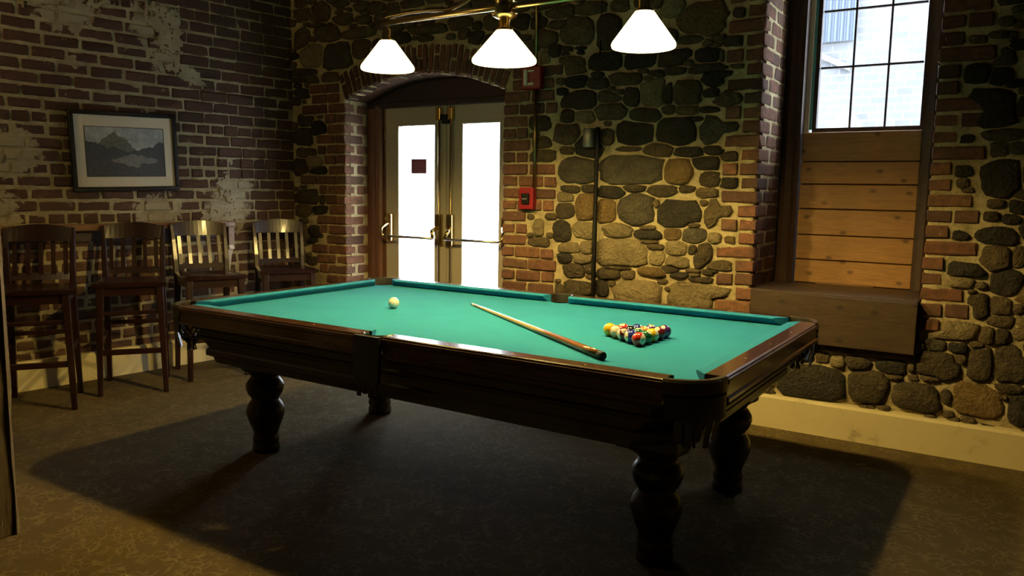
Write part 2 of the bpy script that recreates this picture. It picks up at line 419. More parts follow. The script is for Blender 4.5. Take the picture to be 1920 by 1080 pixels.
def m_shade():
    m = mat('opal_glass_shade', (0.9, 0.88, 0.8), 0.25)
    b = m.node_tree.nodes['Principled BSDF']
    b.inputs['Emission Color'].default_value = (1.0, 0.82, 0.46, 1)
    b.inputs['Emission Strength'].default_value = 3.0
    return m
M_SHADE = m_shade()
STONES = [
    (-2.577, 2.171, 0.115, 0.061, 'm'), (-2.612, 2.266, 0.046, 0.024, 'k'), (-2.500, 2.261, 0.057, 0.020, 'd'), (-2.317, 2.180, 0.118, 0.056, 'd'), (-2.079, 2.174, 0.112, 0.051, 'd'),
    (-1.849, 2.162, 0.111, 0.058, 'k'), (-1.651, 2.171, 0.077, 0.041, 'd'), (-1.554, 2.158, 0.017, 0.032, 'k'), (-1.472, 2.158, 0.051, 0.035, 'm'), (-1.459, 2.097, 0.049, 0.016, 'd'),
    (-2.528, 2.071, 0.078, 0.036, 'd'), (-2.364, 2.050, 0.077, 0.035, 'k'), (-2.174, 2.063, 0.108, 0.036, 'm'), (-2.056, 2.107, 0.033, 0.015, 'm'), (-1.963, 2.084, 0.055, 0.020, 'k'),
    (-2.021, 2.060, 0.033, 0.015, 'k'), (-1.846, 2.098, 0.071, 0.027, 'k'), (-1.769, 2.136, 0.039, 0.024, 'm'), (-1.645, 2.092, 0.113, 0.027, 'k'), (-1.585, 2.036, 0.091, 0.043, 'd'),
    (-1.458, 2.025, 0.033, 0.042, 'd'), (-1.973, 1.965, 0.094, 0.077, 't'), (-1.765, 1.956, 0.090, 0.069, 'm'), (-1.891, 1.954, 0.036, 0.065, 'k'), (-1.614, 1.949, 0.058, 0.025, 'k'),
    (-2.488, 1.949, 0.123, 0.057, 'k'), (-2.288, 1.961, 0.087, 0.035, 'm'), (-2.216, 1.984, 0.039, 0.019, 'k'), (-2.129, 1.949, 0.055, 0.053, 'k'), (-2.272, 1.867, 0.109, 0.050, 'm'),
    (-2.033, 1.833, 0.104, 0.044, 'k'), (-2.092, 1.726, 0.118, 0.077, 'd'), (-1.822, 1.729, 0.127, 0.084, 'd'), (-1.710, 1.799, 0.060, 0.016, 'd'), (-1.551, 1.736, 0.129, 0.085, 'g'),
    (-1.619, 1.852, 0.068, 0.018, 'k'), (-1.478, 1.860, 0.066, 0.018, 'm'), (-1.769, 1.856, 0.074, 0.028, 'm'), (-2.302, 1.703, 0.057, 0.049, 'm'), (-2.584, 1.735, 0.098, 0.060, 'm'),
    (-2.582, 1.852, 0.047, 0.048, 'k'), (-2.132, 1.631, 0.079, 0.015, 'm'), (-1.936, 1.623, 0.096, 0.040, 'm'), (-1.742, 1.607, 0.090, 0.030, 'd'), (-1.574, 1.614, 0.072, 0.027, 'd'),
    (-2.496, 1.496, 0.122, 0.085, 'g'), (-2.111, 1.498, 0.206, 0.087, 'g'), (-1.800, 1.490, 0.091, 0.069, 'o'), (-1.617, 1.538, 0.093, 0.038, 'd'), (-1.584, 1.439, 0.068, 0.046, 'k'),
    (-2.581, 1.626, 0.051, 0.024, 'm'), (-2.453, 1.843, 0.073, 0.036, 't'), (-2.546, 1.370, 0.076, 0.026, 'k'), (-2.421, 1.376, 0.049, 0.026, 'k'), (-2.242, 1.353, 0.100, 0.038, 'd'),
    (-2.089, 1.382, 0.083, 0.023, 'k'), (-1.904, 1.370, 0.101, 0.033, 'k'), (-1.744, 1.380, 0.051, 0.020, 'k'), (-1.605, 1.360, 0.070, 0.030, 'm'), (-1.627, 1.298, 0.033, 0.020, 'd'),
    (-2.432, 1.260, 0.074, 0.085, 'o'), (-2.281, 1.238, 0.067, 0.080, 'o'), (-2.075, 1.250, 0.119, 0.101, 'g'), (-1.774, 1.231, 0.144, 0.084, 'd'), (-1.936, 1.287, 0.022, 0.025, 'k'),
    (-1.538, 1.238, 0.094, 0.097, 'm'), (-1.427, 1.239, 0.026, 0.086, 'k'), (-2.593, 1.230, 0.077, 0.051, 'k'), (-2.607, 1.088, 0.059, 0.067, 'd'), (-2.440, 1.102, 0.077, 0.051, 't'),
    (-2.195, 1.111, 0.099, 0.045, 't'), (-1.987, 1.097, 0.090, 0.029, 'd'), (-1.988, 1.137, 0.054, 0.015, 't'), (-1.818, 1.106, 0.057, 0.035, 'o'), (-1.681, 1.104, 0.076, 0.051, 'g'),
    (-1.555, 1.091, 0.041, 0.032, 't'), (-1.692, 1.164, 0.046, 0.018, 'o'), (-2.545, 0.981, 0.076, 0.034, 't'), (-2.419, 0.990, 0.045, 0.040, 't'), (-2.167, 0.970, 0.179, 0.084, 't'),
    (-1.974, 1.049, 0.056, 0.011, 'k'), (-1.930, 1.020, 0.063, 0.017, 'm'), (-1.793, 1.018, 0.074, 0.037, 't'), (-1.685, 1.012, 0.034, 0.029, 'k'), (-1.615, 0.987, 0.060, 0.073, 'k'),
    (-2.579, 0.909, 0.057, 0.032, 'd'), (-2.452, 0.912, 0.065, 0.031, 't'), (-1.920, 0.951, 0.051, 0.044, 't'), (-1.785, 0.930, 0.078, 0.031, 't'), (-2.508, 0.833, 0.079, 0.045, 'k'),
    (-2.390, 0.850, 0.035, 0.031, 'k'), (-2.243, 0.829, 0.082, 0.035, 'k'), (-2.187, 0.867, 0.090, 0.013, 'k'), (-2.115, 0.831, 0.047, 0.032, 'm'), (-1.950, 0.860, 0.086, 0.028, 'o'),
    (-1.768, 0.852, 0.056, 0.019, 'd'), (-1.677, 0.885, 0.049, 0.012, 'd'), (-1.560, 0.885, 0.060, 0.016, 'k'), (-1.628, 0.833, 0.078, 0.018, 'k'), (-1.878, 0.802, 0.033, 0.015, 'k'),
    (-1.740, 0.802, 0.039, 0.012, 'k'), (-2.226, 0.764, 0.029, 0.018, 'd'), (-2.466, 0.710, 0.106, 0.049, 'k'), (-2.297, 0.717, 0.049, 0.051, 'd'), (-2.045, 0.718, 0.166, 0.073, 't'),
    (-1.643, 0.731, 0.190, 0.082, 't'), (-1.448, 0.820, 0.044, 0.040, 't'), (-1.835, 0.761, 0.022, 0.013, 'k'), (-2.792, 1.099, 0.041, 0.056, 't'), (-2.657, 2.525, 0.106, 0.044, 'm'),
    (-2.437, 2.524, 0.106, 0.041, 'm'), (-2.530, 2.392, 0.118, 0.084, 'm'), (-2.665, 2.443, 0.086, 0.030, 'm'), (-2.297, 2.358, 0.082, 0.103, 'k'), (-2.755, 2.358, 0.077, 0.056, 'm'),
    (-2.956, 2.485, 0.080, 0.052, 'k'), (-2.608, 2.273, 0.053, 0.026, 'k'), (-2.499, 2.264, 0.056, 0.025, 'd'), (-2.762, 2.242, 0.036, 0.043, 't'), (-1.690, 2.379, 0.155, 0.088, 'o'),
    (-1.759, 2.271, 0.075, 0.027, 'm'), (-1.580, 2.262, 0.048, 0.019, 'm'), (-2.226, 2.514, 0.060, 0.036, 'm'), (-1.876, 2.460, 0.077, 0.051, 't'), (-2.055, 2.376, 0.089, 0.084, 'm'),
    (-2.958, 2.594, 0.080, 0.039, 'k'), (-4.876, 2.745, 0.109, 0.074, 'd'), (-4.422, 2.755, 0.080, 0.043, 'd'), (-4.264, 2.728, 0.078, 0.052, 'm'), (-4.627, 2.797, 0.097, 0.024, 'm'),
    (-5.082, 2.756, 0.097, 0.055, 'k'), (-4.914, 2.657, 0.088, 0.017, 'd'), (-4.793, 2.583, 0.122, 0.069, 'k'), (-5.087, 2.564, 0.083, 0.076, 'k'), (-4.986, 2.424, 0.126, 0.086, 't'),
    (-4.682, 2.395, 0.148, 0.099, 'g'), (-4.440, 2.435, 0.095, 0.068, 'm'), (-4.404, 2.648, 0.074, 0.033, 'k'), (-4.438, 2.551, 0.175, 0.038, 'k'), (-4.110, 2.679, 0.076, 0.065, 'k'),
    (-3.923, 2.714, 0.110, 0.027, 'k'), (-3.700, 2.627, 0.112, 0.036, 'k'), (-3.475, 2.529, 0.113, 0.040, 'd'), (-3.765, 2.516, 0.179, 0.036, 'm'), (-3.789, 2.455, 0.060, 0.027, 'm'),
    (-3.559, 2.446, 0.040, 0.020, 'k'), (-3.328, 2.417, 0.066, 0.041, 'k'), (-3.440, 2.464, 0.045, 0.040, 'm'), (-4.035, 2.481, 0.101, 0.042, 'k'), (-5.064, 2.292, 0.128, 0.031, 'k'),
    (-5.126, 2.239, 0.084, 0.026, 'k'), (-3.178, 2.517, 0.086, 0.056, 'm'), (-3.470, 2.634, 0.107, 0.039, 'm'), (-5.084, 1.774, 0.104, 0.071, 'k'), (-4.894, 1.763, 0.069, 0.077, 'k'),
    (-5.107, 1.638, 0.067, 0.039, 'm'), (-5.128, 1.527, 0.086, 0.072, 'k'), (-4.923, 1.484, 0.102, 0.042, 'd'), (-5.049, 1.277, 0.133, 0.059, 'k'), (-4.872, 1.280, 0.046, 0.058, 'k'),
    (-5.099, 1.164, 0.086, 0.053, 'm'), (-4.901, 1.172, 0.074, 0.036, 'd'), (-4.945, 1.076, 0.108, 0.040, 'd'), (-4.947, 0.990, 0.098, 0.046, 'd'), (-5.001, 0.912, 0.057, 0.030, 'd'),
    (-5.005, 0.741, 0.057, 0.034, 'k'), (-4.836, 0.755, 0.092, 0.030, 'm'), (-4.941, 0.618, 0.123, 0.074, 't'), (-0.205, 2.289, 0.107, 0.034, 'd'), (-0.251, 2.228, 0.064, 0.021, 'd'),
    (-0.144, 2.216, 0.037, 0.023, 'k'), (-0.173, 2.154, 0.041, 0.018, 'd'), (-0.116, 2.133, 0.015, 0.030, 'k'), (-0.152, 2.046, 0.053, 0.046, 'm'), (-0.151, 1.953, 0.047, 0.047, 'd'),
    (-0.185, 1.800, 0.110, 0.094, 'd'), (-0.056, 1.887, 0.018, 0.028, 'm'), (-0.047, 1.805, 0.028, 0.046, 'k'), (-0.119, 1.668, 0.088, 0.029, 'm'), (-0.142, 1.596, 0.054, 0.036, 'm'),
    (-0.052, 1.602, 0.037, 0.029, 'm'), (-0.107, 1.455, 0.092, 0.080, 'd'), (-0.194, 1.290, 0.097, 0.080, 'd'), (-0.028, 1.318, 0.033, 0.039, 'd'), (-0.052, 1.253, 0.037, 0.025, 'd'),
    (-0.103, 1.166, 0.088, 0.040, 'd'), (-0.275, 1.429, 0.028, 0.028, 'm'), (-0.108, 1.056, 0.068, 0.062, 'm'), (-0.004, 1.065, 0.030, 0.051, 'm'), (-0.040, 0.931, 0.077, 0.064, 'd'),
    (-0.240, 0.924, 0.053, 0.033, 't'), (-0.205, 0.878, 0.028, 0.012, 'k'), (-0.269, 0.804, 0.038, 0.052, 'g'), (-0.165, 0.807, 0.056, 0.057, 'k'), (-0.065, 0.817, 0.051, 0.048, 'm'),
    (0.011, 0.808, 0.025, 0.024, 'k'), (-0.272, 0.671, 0.112, 0.047, 't'), (-0.109, 0.658, 0.032, 0.043, 'm'), (-0.049, 0.662, 0.029, 0.039, 'k'), (0.030, 0.713, 0.036, 0.060, 't'),
    (-0.336, 0.584, 0.049, 0.028, 'g'), (-0.235, 0.582, 0.045, 0.024, 'd'), (-0.152, 0.606, 0.032, 0.017, 'd'), (-0.316, 0.476, 0.099, 0.064, 'k'), (-0.221, 0.520, 0.030, 0.025, 't'),
    (-0.127, 0.508, 0.056, 0.090, 'k'), (-0.001, 0.525, 0.071, 0.095, 'k'), (-0.904, 0.442, 0.043, 0.031, 'm'), (-0.814, 0.431, 0.039, 0.030, 't'), (-0.710, 0.439, 0.061, 0.036, 'k'),
    (-0.541, 0.445, 0.075, 0.037, 'd'), (-0.445, 0.447, 0.018, 0.025, 'm'), (-0.953, 0.295, 0.189, 0.093, 'd'), (-0.650, 0.310, 0.105, 0.082, 'k'), (-0.521, 0.383, 0.036, 0.013, 'k'),
    (-0.430, 0.393, 0.025, 0.016, 'm'), (-0.351, 0.402, 0.047, 0.014, 'k'), (-0.407, 0.292, 0.117, 0.069, 'k'), (-0.270, 0.315, 0.031, 0.037, 'k'), (-0.125, 0.322, 0.121, 0.080, 'o'),
    (0.004, 0.398, 0.065, 0.024, 'k'), (-0.015, 0.350, 0.020, 0.014, 'd'), (0.054, 0.302, 0.045, 0.072, 'd'), (-1.171, 0.288, 0.023, 0.056, 't'),
]

# ------------------------------------------------------------------ floor, ceiling, closing walls
def struct(o, label, cat):
    return tag(o, label, cat, kind='structure')
struct(box('floor', -6.2, 2.6, -2.6, 5.0, -0.12, 0.0, M_CARPET), 'brown carpet with curling pale vine pattern', 'carpet')
struct(box('ceiling', -6.2, 2.6, -2.6, 5.45, ZC, ZC + 0.12, M_CEIL), 'dark ceiling above the billiard room', 'ceiling')
struct(box('wall_right', 2.5, 2.6, -2.6, 5.4, 0.0, ZC, M_ROOM), 'dim plaster wall on the right side of the room', 'wall')
struct(box('wall_front', -6.2, 2.5, -2.6, -2.5, 0.0, ZC, M_ROOM), 'dim plaster wall behind the viewer', 'wall')

# ------------------------------------------------------------------ openings of the back wall
DJL, DJR = -4.605, -3.088       # door jambs
DC, DH = (DJL + DJR) / 2, (DJR - DJL) / 2
SPR, RISE = 2.05, 0.16
ARC_R = (DH * DH + RISE * RISE) / (2 * RISE)
ARC_Z = SPR + RISE - ARC_R
def arch_z(x):
    return ARC_Z + math.sqrt(max(ARC_R ** 2 - (x - DC) ** 2, 0.0))
WJL, WJR = -1.311, -0.430       # window jambs
WZ0, WZ1 = 0.60, 2.88
def in_door(x, z, g=0.0):
    return DJL - g < x < DJR + g and z < arch_z(max(min(x, DJR), DJL)) + g
def in_window(x, z, g=0.0):
    return WJL - g < x < WJR + g and WZ0 - g < z < WZ1 + g

def mortar_grid(name, m, x0, x1, z0, z1, step, amp, hole=None, thick=0.1):
    """rough mortar surface facing -y (local), with real thickness"""
    bm = bmesh.new()
    nx, nz = int((x1 - x0) / step), int((z1 - z0) / step)
    xs = [x0 + (x1 - x0) * i / nx for i in range(nx + 1)]
    zs = [z0 + (z1 - z0) * k / nz for k in range(nz + 1)]
    V = {}
    def vert(i, k):
        if (i, k) not in V:
            p = Vector((xs[i] * 9, 3.0, zs[k] * 9))
            d = noise.noise(p) * amp + noise.noise(p * 3.1) * amp * 0.7
            V[(i, k)] = bm.verts.new((xs[i], -d, zs[k]))
        return V[(i, k)]
    for i in range(nx):
        for k in range(nz):
            cx, cz = (xs[i] + xs[i + 1]) / 2, (zs[k] + zs[k + 1]) / 2
            if hole and hole(cx, cz):
                continue
            bm.faces.new((vert(i, k), vert(i + 1, k), vert(i + 1, k + 1), vert(i, k + 1)))
    ext = bmesh.ops.extrude_face_region(bm, geom=bm.faces[:])
    for v in [e for e in ext['geom'] if isinstance(e, bmesh.types.BMVert)]:
        v.co.y = thick
    me = bpy.data.meshes.new(name)
    bmesh.ops.recalc_face_normals(bm, faces=bm.faces)
    bm.to_mesh(me); bm.free()
    return mesh_ob(name, me, m, None, True)

wall_back = mortar_grid('wall_back', M_MORTAR, CORNER[0] - 0.1, 2.5, 0.0, ZC, 0.026, 0.009,
                        lambda x, z: in_door(x, z, 0.005) or in_window(x, z, 0.01))
wall_back.location = (0, YB, 0)
struct(wall_back, 'rubble stone wall with brick quoins, pale mortar, arched door and tall window', 'wall')

# ------------------------------------------------------------------ bricks (shared meshes)
BV = []
for k in range(5):
    bm = bmesh.new()
    add_box(bm, -0.5, 0.5, -0.5, 0.5, -0.5, 0.5)
    bmesh.ops.scale(bm, vec=(0.21, 0.1, 0.07), verts=bm.verts)
    bmesh.ops.bevel(bm, geom=bm.edges[:], offset=0.009, segments=1, affect='EDGES')
    rr = random.Random(k)
    for v in bm.verts:
        v.co += Vector((rr.uniform(-1, 1) * 0.004, rr.uniform(-1, 1) * 0.003, rr.uniform(-1, 1) * 0.004))
    bmesh.ops.scale(bm, vec=(1 / 0.21, 1 / 0.1, 1 / 0.07), verts=bm.verts)
    bmesh.ops.recalc_face_normals(bm, faces=bm.faces)
    BV.append(bm)
BRICK_ME = {}
def brick_mesh(k, m):
    if (k, m.name) not in BRICK_ME:
        me = bpy.data.meshes.new('brick')
        BV[k].to_mesh(me); me.materials.append(m)
        BRICK_ME[(k, m.name)] = me
    return BRICK_ME[(k, m.name)]
def brick_xf(x0, x1, z0, z1, proud, depth, tilt=0.0):
    return Matrix.Translation(((x0 + x1) / 2, depth / 2 - proud, (z0 + z1) / 2)) @ Matrix.Rotation(tilt, 4, 'Y') \
        @ Matrix.Diagonal((x1 - x0, depth, z1 - z0, 1))
def brick(parent, xf, m, name='brick'):
    o = bpy.data.objects.new(name, brick_mesh(random.randrange(5), m))
    COL.objects.link(o)
    o.parent = parent
    o.matrix_local = xf
    return o
def brick_stuff(name, parent, xfs, m):
    bm = bmesh.new()
    for xf in xfs:
        tmp = bpy.data.meshes.new('t'); BV[random.randrange(5)].to_mesh(tmp)
        tmp.transform(xf); bm.from_mesh(tmp); bpy.data.meshes.remove(tmp)
    o = from_bm(name, bm, m, parent)
    o['kind'] = 'stuff'
    return o

C = 0.0815
J = 0.013
BRECTS = []                      # brick areas on the back wall: the stones keep off
wb_bricks = []                   # (matrix, visible size rank, material)
def row(x, z0, widths, sgn, corner_depth, rng, m=None):
    """lay a row of bricks from a jamb at x outwards (sgn = +1 right, -1 left)"""
    first = True
    xa = x
    for w in widths:
        w = w * rng.uniform(0.93, 1.07)
        a, b = (xa, xa + w) if sgn > 0 else (xa - w, xa)
        g = 0.0 if first else J
        if sgn > 0: a += g
        else: b -= g
        z1 = z0 + C - J * rng.uniform(0.8, 1.3)
        wb_bricks.append((brick_xf(a, b, z0, z1, rng.uniform(0.008, 0.020), corner_depth if first else 0.09, rng.uniform(-0.012, 0.012)), m or M_BRICK))
        BRECTS.append((a - 0.012, b + 0.012, z0 - 0.008, z1 + 0.008))
        first = False
        xa = b if sgn > 0 else a
rng = random.Random(3)
nrow = int(ZC / C)
for r_ in range(1, nrow):
    z = r_ * C
    ev = r_ % 2 == 0
    # right of the door
    if z < 0.95:
        w = [0.20, 0.215] if ev else [0.10, 0.215, 0.115]
    elif z < 1.17:
        w = [0.205] if ev else [0.10, 0.10]
    elif z < 1.50:
        w = [0.21, 0.215] if ev else [0.11, 0.21, 0.10]
    elif z < 1.80:
        w = [0.205] if ev else [0.10, 0.10]
    else:
        w = [0.20, 0.20] if ev else [0.11, 0.20, 0.105]
    if z + C < SPR:
        row(DJR, z, w, +1, 0.21 if not ev else 0.11, rng)
    elif z + C < SPR + 0.17:
        row(DJR + 0.07, z, w[:2], +1, 0.1, rng)
    # left of the door
    wl = [[0.21, 0.10], [0.11, 0.215], [0.20], [0.10, 0.13]][r_ % 4]
    if r_ % 7 == 3: wl = wl + [0.2]
    if z + C < SPR:
        row(DJL, z, wl, -1, 0.11 if r_ % 2 == 0 else 0.21, rng)
    elif z + C < SPR + 0.17:
        row(DJL - 0.07, z, [0.12, 0.2], -1, 0.1, rng)
    # window sides
    if z > WZ0 - 0.02 and z + C < WZ1 + 0.1:
        ww = [[0.225], [0.105], [0.105, 0.105], [0.11]][r_ % 4]
        row(WJL, z, ww, -1, 0.11 if len(ww) == 1 and ww[0] > 0.2 else 0.21, rng)
        ww = [[0.10], [0.235], [0.105], [0.11, 0.115], [0.215], [0.10]][r_ % 6]
        row(WJR, z, ww, +1, 0.11 if ww[0] > 0.2 else 0.21, rng)
    # bricks inside the reveals (faces turned to the opening)
    if z + C < SPR and z > 0.3:
        y0 = 0.12 if ev else 0.225
        if YD - YB - y0 > 0.03:
            for s, x in ((1, DJL), (-1, DJR)):
                a, b = (x - 0.09, x + rng.uniform(-0.001, 0.002)) if s > 0 else (x + rng.uniform(-0.002, 0.001), x + 0.09)
                wb_bricks.append((Matrix.Translation(((a + b) / 2, (y0 + YD - YB) / 2, z + C / 2 - J / 2)) @ Matrix.Diagonal((b - a, YD - YB - y0 - 0.006, C - J, 1)), M_BRICK))
    if z > 0.78 and z + C < WZ1:
        ys = [0.12, 0.335, 0.46] if ev else [0.225, 0.46]
        for y0, y1 in zip(ys, ys[1:]):
            for s, x in ((1, WJL), (-1, WJR)):
                a, b = (x - 0.09, x + rng.uniform(-0.001, 0.002)) if s > 0 else (x + rng.uniform(-0.002, 0.001), x + 0.09)
                wb_bricks.append((Matrix.Translation(((a + b) / 2, (y0 + y1) / 2, z + C / 2 - J / 2)) @ Matrix.Diagonal((b - a, y1 - y0 - J, C - J, 1)), M_BRICK))
# voussoirs of the door arch
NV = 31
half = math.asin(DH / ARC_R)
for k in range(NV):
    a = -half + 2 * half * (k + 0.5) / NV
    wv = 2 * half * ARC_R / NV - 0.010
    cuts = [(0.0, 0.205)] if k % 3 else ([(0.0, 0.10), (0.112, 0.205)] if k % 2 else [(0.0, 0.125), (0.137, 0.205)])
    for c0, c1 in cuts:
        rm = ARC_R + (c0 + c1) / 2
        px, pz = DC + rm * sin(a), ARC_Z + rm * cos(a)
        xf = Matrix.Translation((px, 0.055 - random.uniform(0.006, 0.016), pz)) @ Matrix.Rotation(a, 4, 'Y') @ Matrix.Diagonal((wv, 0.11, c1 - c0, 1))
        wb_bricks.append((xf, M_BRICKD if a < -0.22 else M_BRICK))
# nearest / most visible 300 as single bricks, the rest joined
CV = Vector((0, -YB, 1.36))
def rank(t):
    p = t[0].translation
    hid = p.z > 2.55 or p.z < 0.16 or p.x < CORNER[0]
    return (1 if hid else 0, (p - CV).length)
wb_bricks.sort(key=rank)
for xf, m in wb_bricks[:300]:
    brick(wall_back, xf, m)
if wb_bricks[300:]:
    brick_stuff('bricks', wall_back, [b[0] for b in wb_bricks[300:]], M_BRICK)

# reveal cores of mortar, arch soffit
def reveal(name, x0, x1, y0, y1, z0, z1):
    o = box(name, x0, x1, y0, y1, z0, z1, M_MORTAR, wall_back)
    return o
reveal('reveal_core', DJL - 0.10, DJL - 0.004, 0.05, YD - YB, 0, SPR + 0.08)
reveal('reveal_core', DJR + 0.004, DJR + 0.10, 0.05, YD - YB, 0, SPR + 0.08)
reveal('reveal_core', WJL - 0.10, WJL - 0.004, 0.05, 0.80, WZ0, WZ1)
reveal('reveal_core', WJR + 0.004, WJR + 0.10, 0.05, 0.80, WZ0, WZ1)
bm = bmesh.new()
NS = 28
prev = None
for i in range(NS + 1):
    a = -half + 2 * half * i / NS
    q = []
    for rr, y in ((ARC_R, 0.02), (ARC_R, YD - YB), (ARC_R + 0.1, YD - YB), (ARC_R + 0.1, 0.06)):
        q.append(bm.verts.new((DC + rr * sin(a), y, ARC_Z + rr * cos(a))))
    if prev:
        for j in range(4):
            bm.faces.new((prev[j], prev[(j + 1) % 4], q[(j + 1) % 4], q[j]))
    else:
        bm.faces.new(q)
    prev = q
bm.faces.new(prev[::-1])
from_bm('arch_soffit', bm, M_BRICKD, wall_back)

# ------------------------------------------------------------------ rubble stones
def forbidden(x, z, g=0.0):
    if in_door(x, z, g) or in_window(x, z, g): return True
    d = math.hypot(x - DC, z - ARC_Z)
    if ARC_R - 0.05 < d < ARC_R + 0.215 + g and abs(x - DC) < DH + 0.06 and z > SPR - 0.05: return True
    for a, b, c, e in BRECTS:
        if a - g < x < b + g and c - g < z < e + g: return True
    return False
sites = [(x, z, a * 1.17, b * 1.19, t) for (x, z, a, b, t) in STONES if not forbidden(x, z)]
def fval(s, x, z, n=2.6):
    return (abs(x - s[0]) / s[2]) ** n + (abs(z - s[1]) / s[3]) ** n
rs = random.Random(11)
for size, fm in ((1.0, 3.2), (0.8, 2.6), (0.62, 2.2), (0.48, 1.9), (0.36, 1.6), (0.26, 1.45)):
    for t in range(2900):
        x, z = rs.uniform(CORNER[0] + 0.02, 1.7), rs.uniform(0.10, 2.85)
        a, b = 0.13 * size * rs.uniform(0.8, 1.3), 0.075 * size * rs.uniform(0.75, 1.3)
        if forbidden(x, z, min(0.6 * b, 0.022)): continue
        ok = True
        for s in sites:
            if abs(x - s[0]) < s[2] * 2 and abs(z - s[1]) < s[3] * 2 and fval(s, x, z) < fm:
                ok = False; break
            if abs(x - s[0]) < a and abs(z - s[1]) < b:
                ok = False; break
        if ok:
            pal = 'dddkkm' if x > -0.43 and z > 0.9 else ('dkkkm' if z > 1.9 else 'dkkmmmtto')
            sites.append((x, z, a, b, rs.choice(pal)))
def stone_mesh(i, name):
    s = sites[i]
    near = [t for j, t in enumerate(sites) if j != i and abs(t[0] - s[0]) < t[2] + s[2] and abs(t[1] - s[1]) < t[3] + s[3]]
    N = 16
    rr = random.Random(i * 17 + 5)
    ph = [rr.uniform(0, 2 * pi) for _ in range(4)]
    out = []
    raw = []
    for k in range(N):
        an = 2 * pi * (k + 0.5) / N
        cx, cz = cos(an), sin(an)
        nn = rr.uniform(2.6, 4.2)
        rad = (abs(cx) ** nn + abs(cz) ** nn) ** (-1 / nn)
        rad *= 1 + 0.06 * sin(2 * an + ph[0]) + 0.05 * sin(3 * an + ph[1]) + rr.uniform(-0.075, 0.06)
        f = 1.0
        while f > 0.25:
            x, z = s[0] + s[2] * rad * f * cx, s[1] + s[3] * rad * f * cz
            fi = fval(s, x, z)
            if forbidden(x, z, 0.004) or any(fval(t, x, z) < fi * 1.06 + 0.03 for t in near):
                f -= 0.04
            else:
                break
        raw.append((f, s[2] * rad * cx, s[3] * rad * cz))
    fs = [r[0] for r in raw]
    for _ in range(3):
        fs = [min(fs[k], 1.22 * (fs[k - 1] + fs[(k + 1) % N]) / 2) for k in range(N)]
    out = [(f * r[1], f * r[2]) for f, r in zip(fs, raw)]
    bm = bmesh.new()
    prd = rr.uniform(0.014, 0.034) * (0.7 + min(s[2], 0.2) * 3)
    rings = []
    for sc, y in ((1.0, 0.02), (0.965, -prd * 0.5), (0.80, -prd)):
        rings.append([bm.verts.new((p[0] * sc, y + (rr.uniform(-0.007, 0.005) if sc < 1 else 0), p[1] * sc)) for p in out])
    cen = bm.verts.new((0, -prd * 1.08, 0))
    for r0, r1 in zip(rings, rings[1:]):
        for k in range(N):
            bm.faces.new((r0[k], r0[(k + 1) % N], r1[(k + 1) % N], r1[k]))
    for k in range(N):
        bm.faces.new((rings[-1][k], rings[-1][(k + 1) % N], cen))
    bm.faces.new(rings[0][::-1])
    bmesh.ops.recalc_face_normals(bm, faces=bm.faces)
    return bm
order = sorted(range(len(sites)), key=lambda i: (0 if (sites[i][1] < 2.5 and sites[i][0] < 0.3) else 1, -sites[i][2] * sites[i][3]))
rest = bmesh.new()
for q, i in enumerate(order):
    bm = stone_mesh(i, 'stone')
    if q < 300:
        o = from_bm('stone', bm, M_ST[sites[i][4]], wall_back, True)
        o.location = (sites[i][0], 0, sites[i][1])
    else:
        tmp = bpy.data.meshes.new('t'); bm.to_mesh(tmp); bm.free()
        tmp.transform(Matrix.Translation((sites[i][0], 0, sites[i][1])))
        rest.from_mesh(tmp); bpy.data.meshes.remove(tmp)
o = from_bm('small_stones', rest, M_ST['m'], wall_back, True)
o['kind'] = 'stuff'

# ------------------------------------------------------------------ left brick wall
wall_left = mortar_grid('wall_left', M_MORTARL, -7.3, 0.05, 0.0, ZC, 0.03, 0.006)
wall_left.location = (CORNER[0], CORNER[1], 0)
wall_left.rotation_euler = (0, 0, LANG)
struct(wall_left, 'old red brick wall with smeared mortar and plaster residue', 'wall')
lb = []
CL = 0.083
rl = random.Random(21)
for r_ in range(1, int(ZC / CL) + 1):
    z = r_ * CL
    u = 0.0 - (rl.uniform(0.02, 0.2))
    hdr = r_ % 7 in (0, 3) and r_ % 2 == 1 or r_ in (13, 18)
    lim = -0.98 + 0.10 * sin(r_ * 1.7) if z > 1.80 else (-0.55 if z > 1.4 else -0.25)
    zz = [(0.0, u)]
    u0 = 0.0
    ub = u
    while ub > -7.25:
        a, b = ub, u0
        tight = b > lim
        w = b - a
        g = 0.005 if tight else J * rl.uniform(1.05, 1.7)
        gz = 0.0075 if tight else J * rl.uniform(1.15, 1.8)
        if w > 0.04:
            lb.append((brick_xf(a + g / 2, b - g / 2, z + gz / 2, z + CL - gz / 2, rl.uniform(0.004, 0.011), 0.09, rl.uniform(-0.014, 0.014) * (0.3 if tight else 1)),
                       M_BRICKD if tight else M_BRICKL))
        u0 = ub
        ub -= (0.112 if hdr else 0.225) * rl.uniform(0.92, 1.08)
PIC = (-1.79, -1.05, 1.31, 1.86)
def rankl(t):
    p = t[0].translation
    hid = p.x < -2.42 or p.z > 2.62 or p.z < 0.17 or (PIC[0] + 0.1 < p.x < PIC[1] - 0.1 and PIC[2] < p.z < PIC[3] - 0.03)
    w = t[0].to_scale()
    return (1 if hid else 0, -w.x)
lb.sort(key=rankl)
for xf, m in lb[:300]:
    brick(wall_left, xf, m)
for m in (M_BRICKL, M_BRICKD):
    xs_ = [b[0] for b in lb[300:] if b[1] is m]
    if xs_:
        brick_stuff('bricks', wall_left, xs_, m)
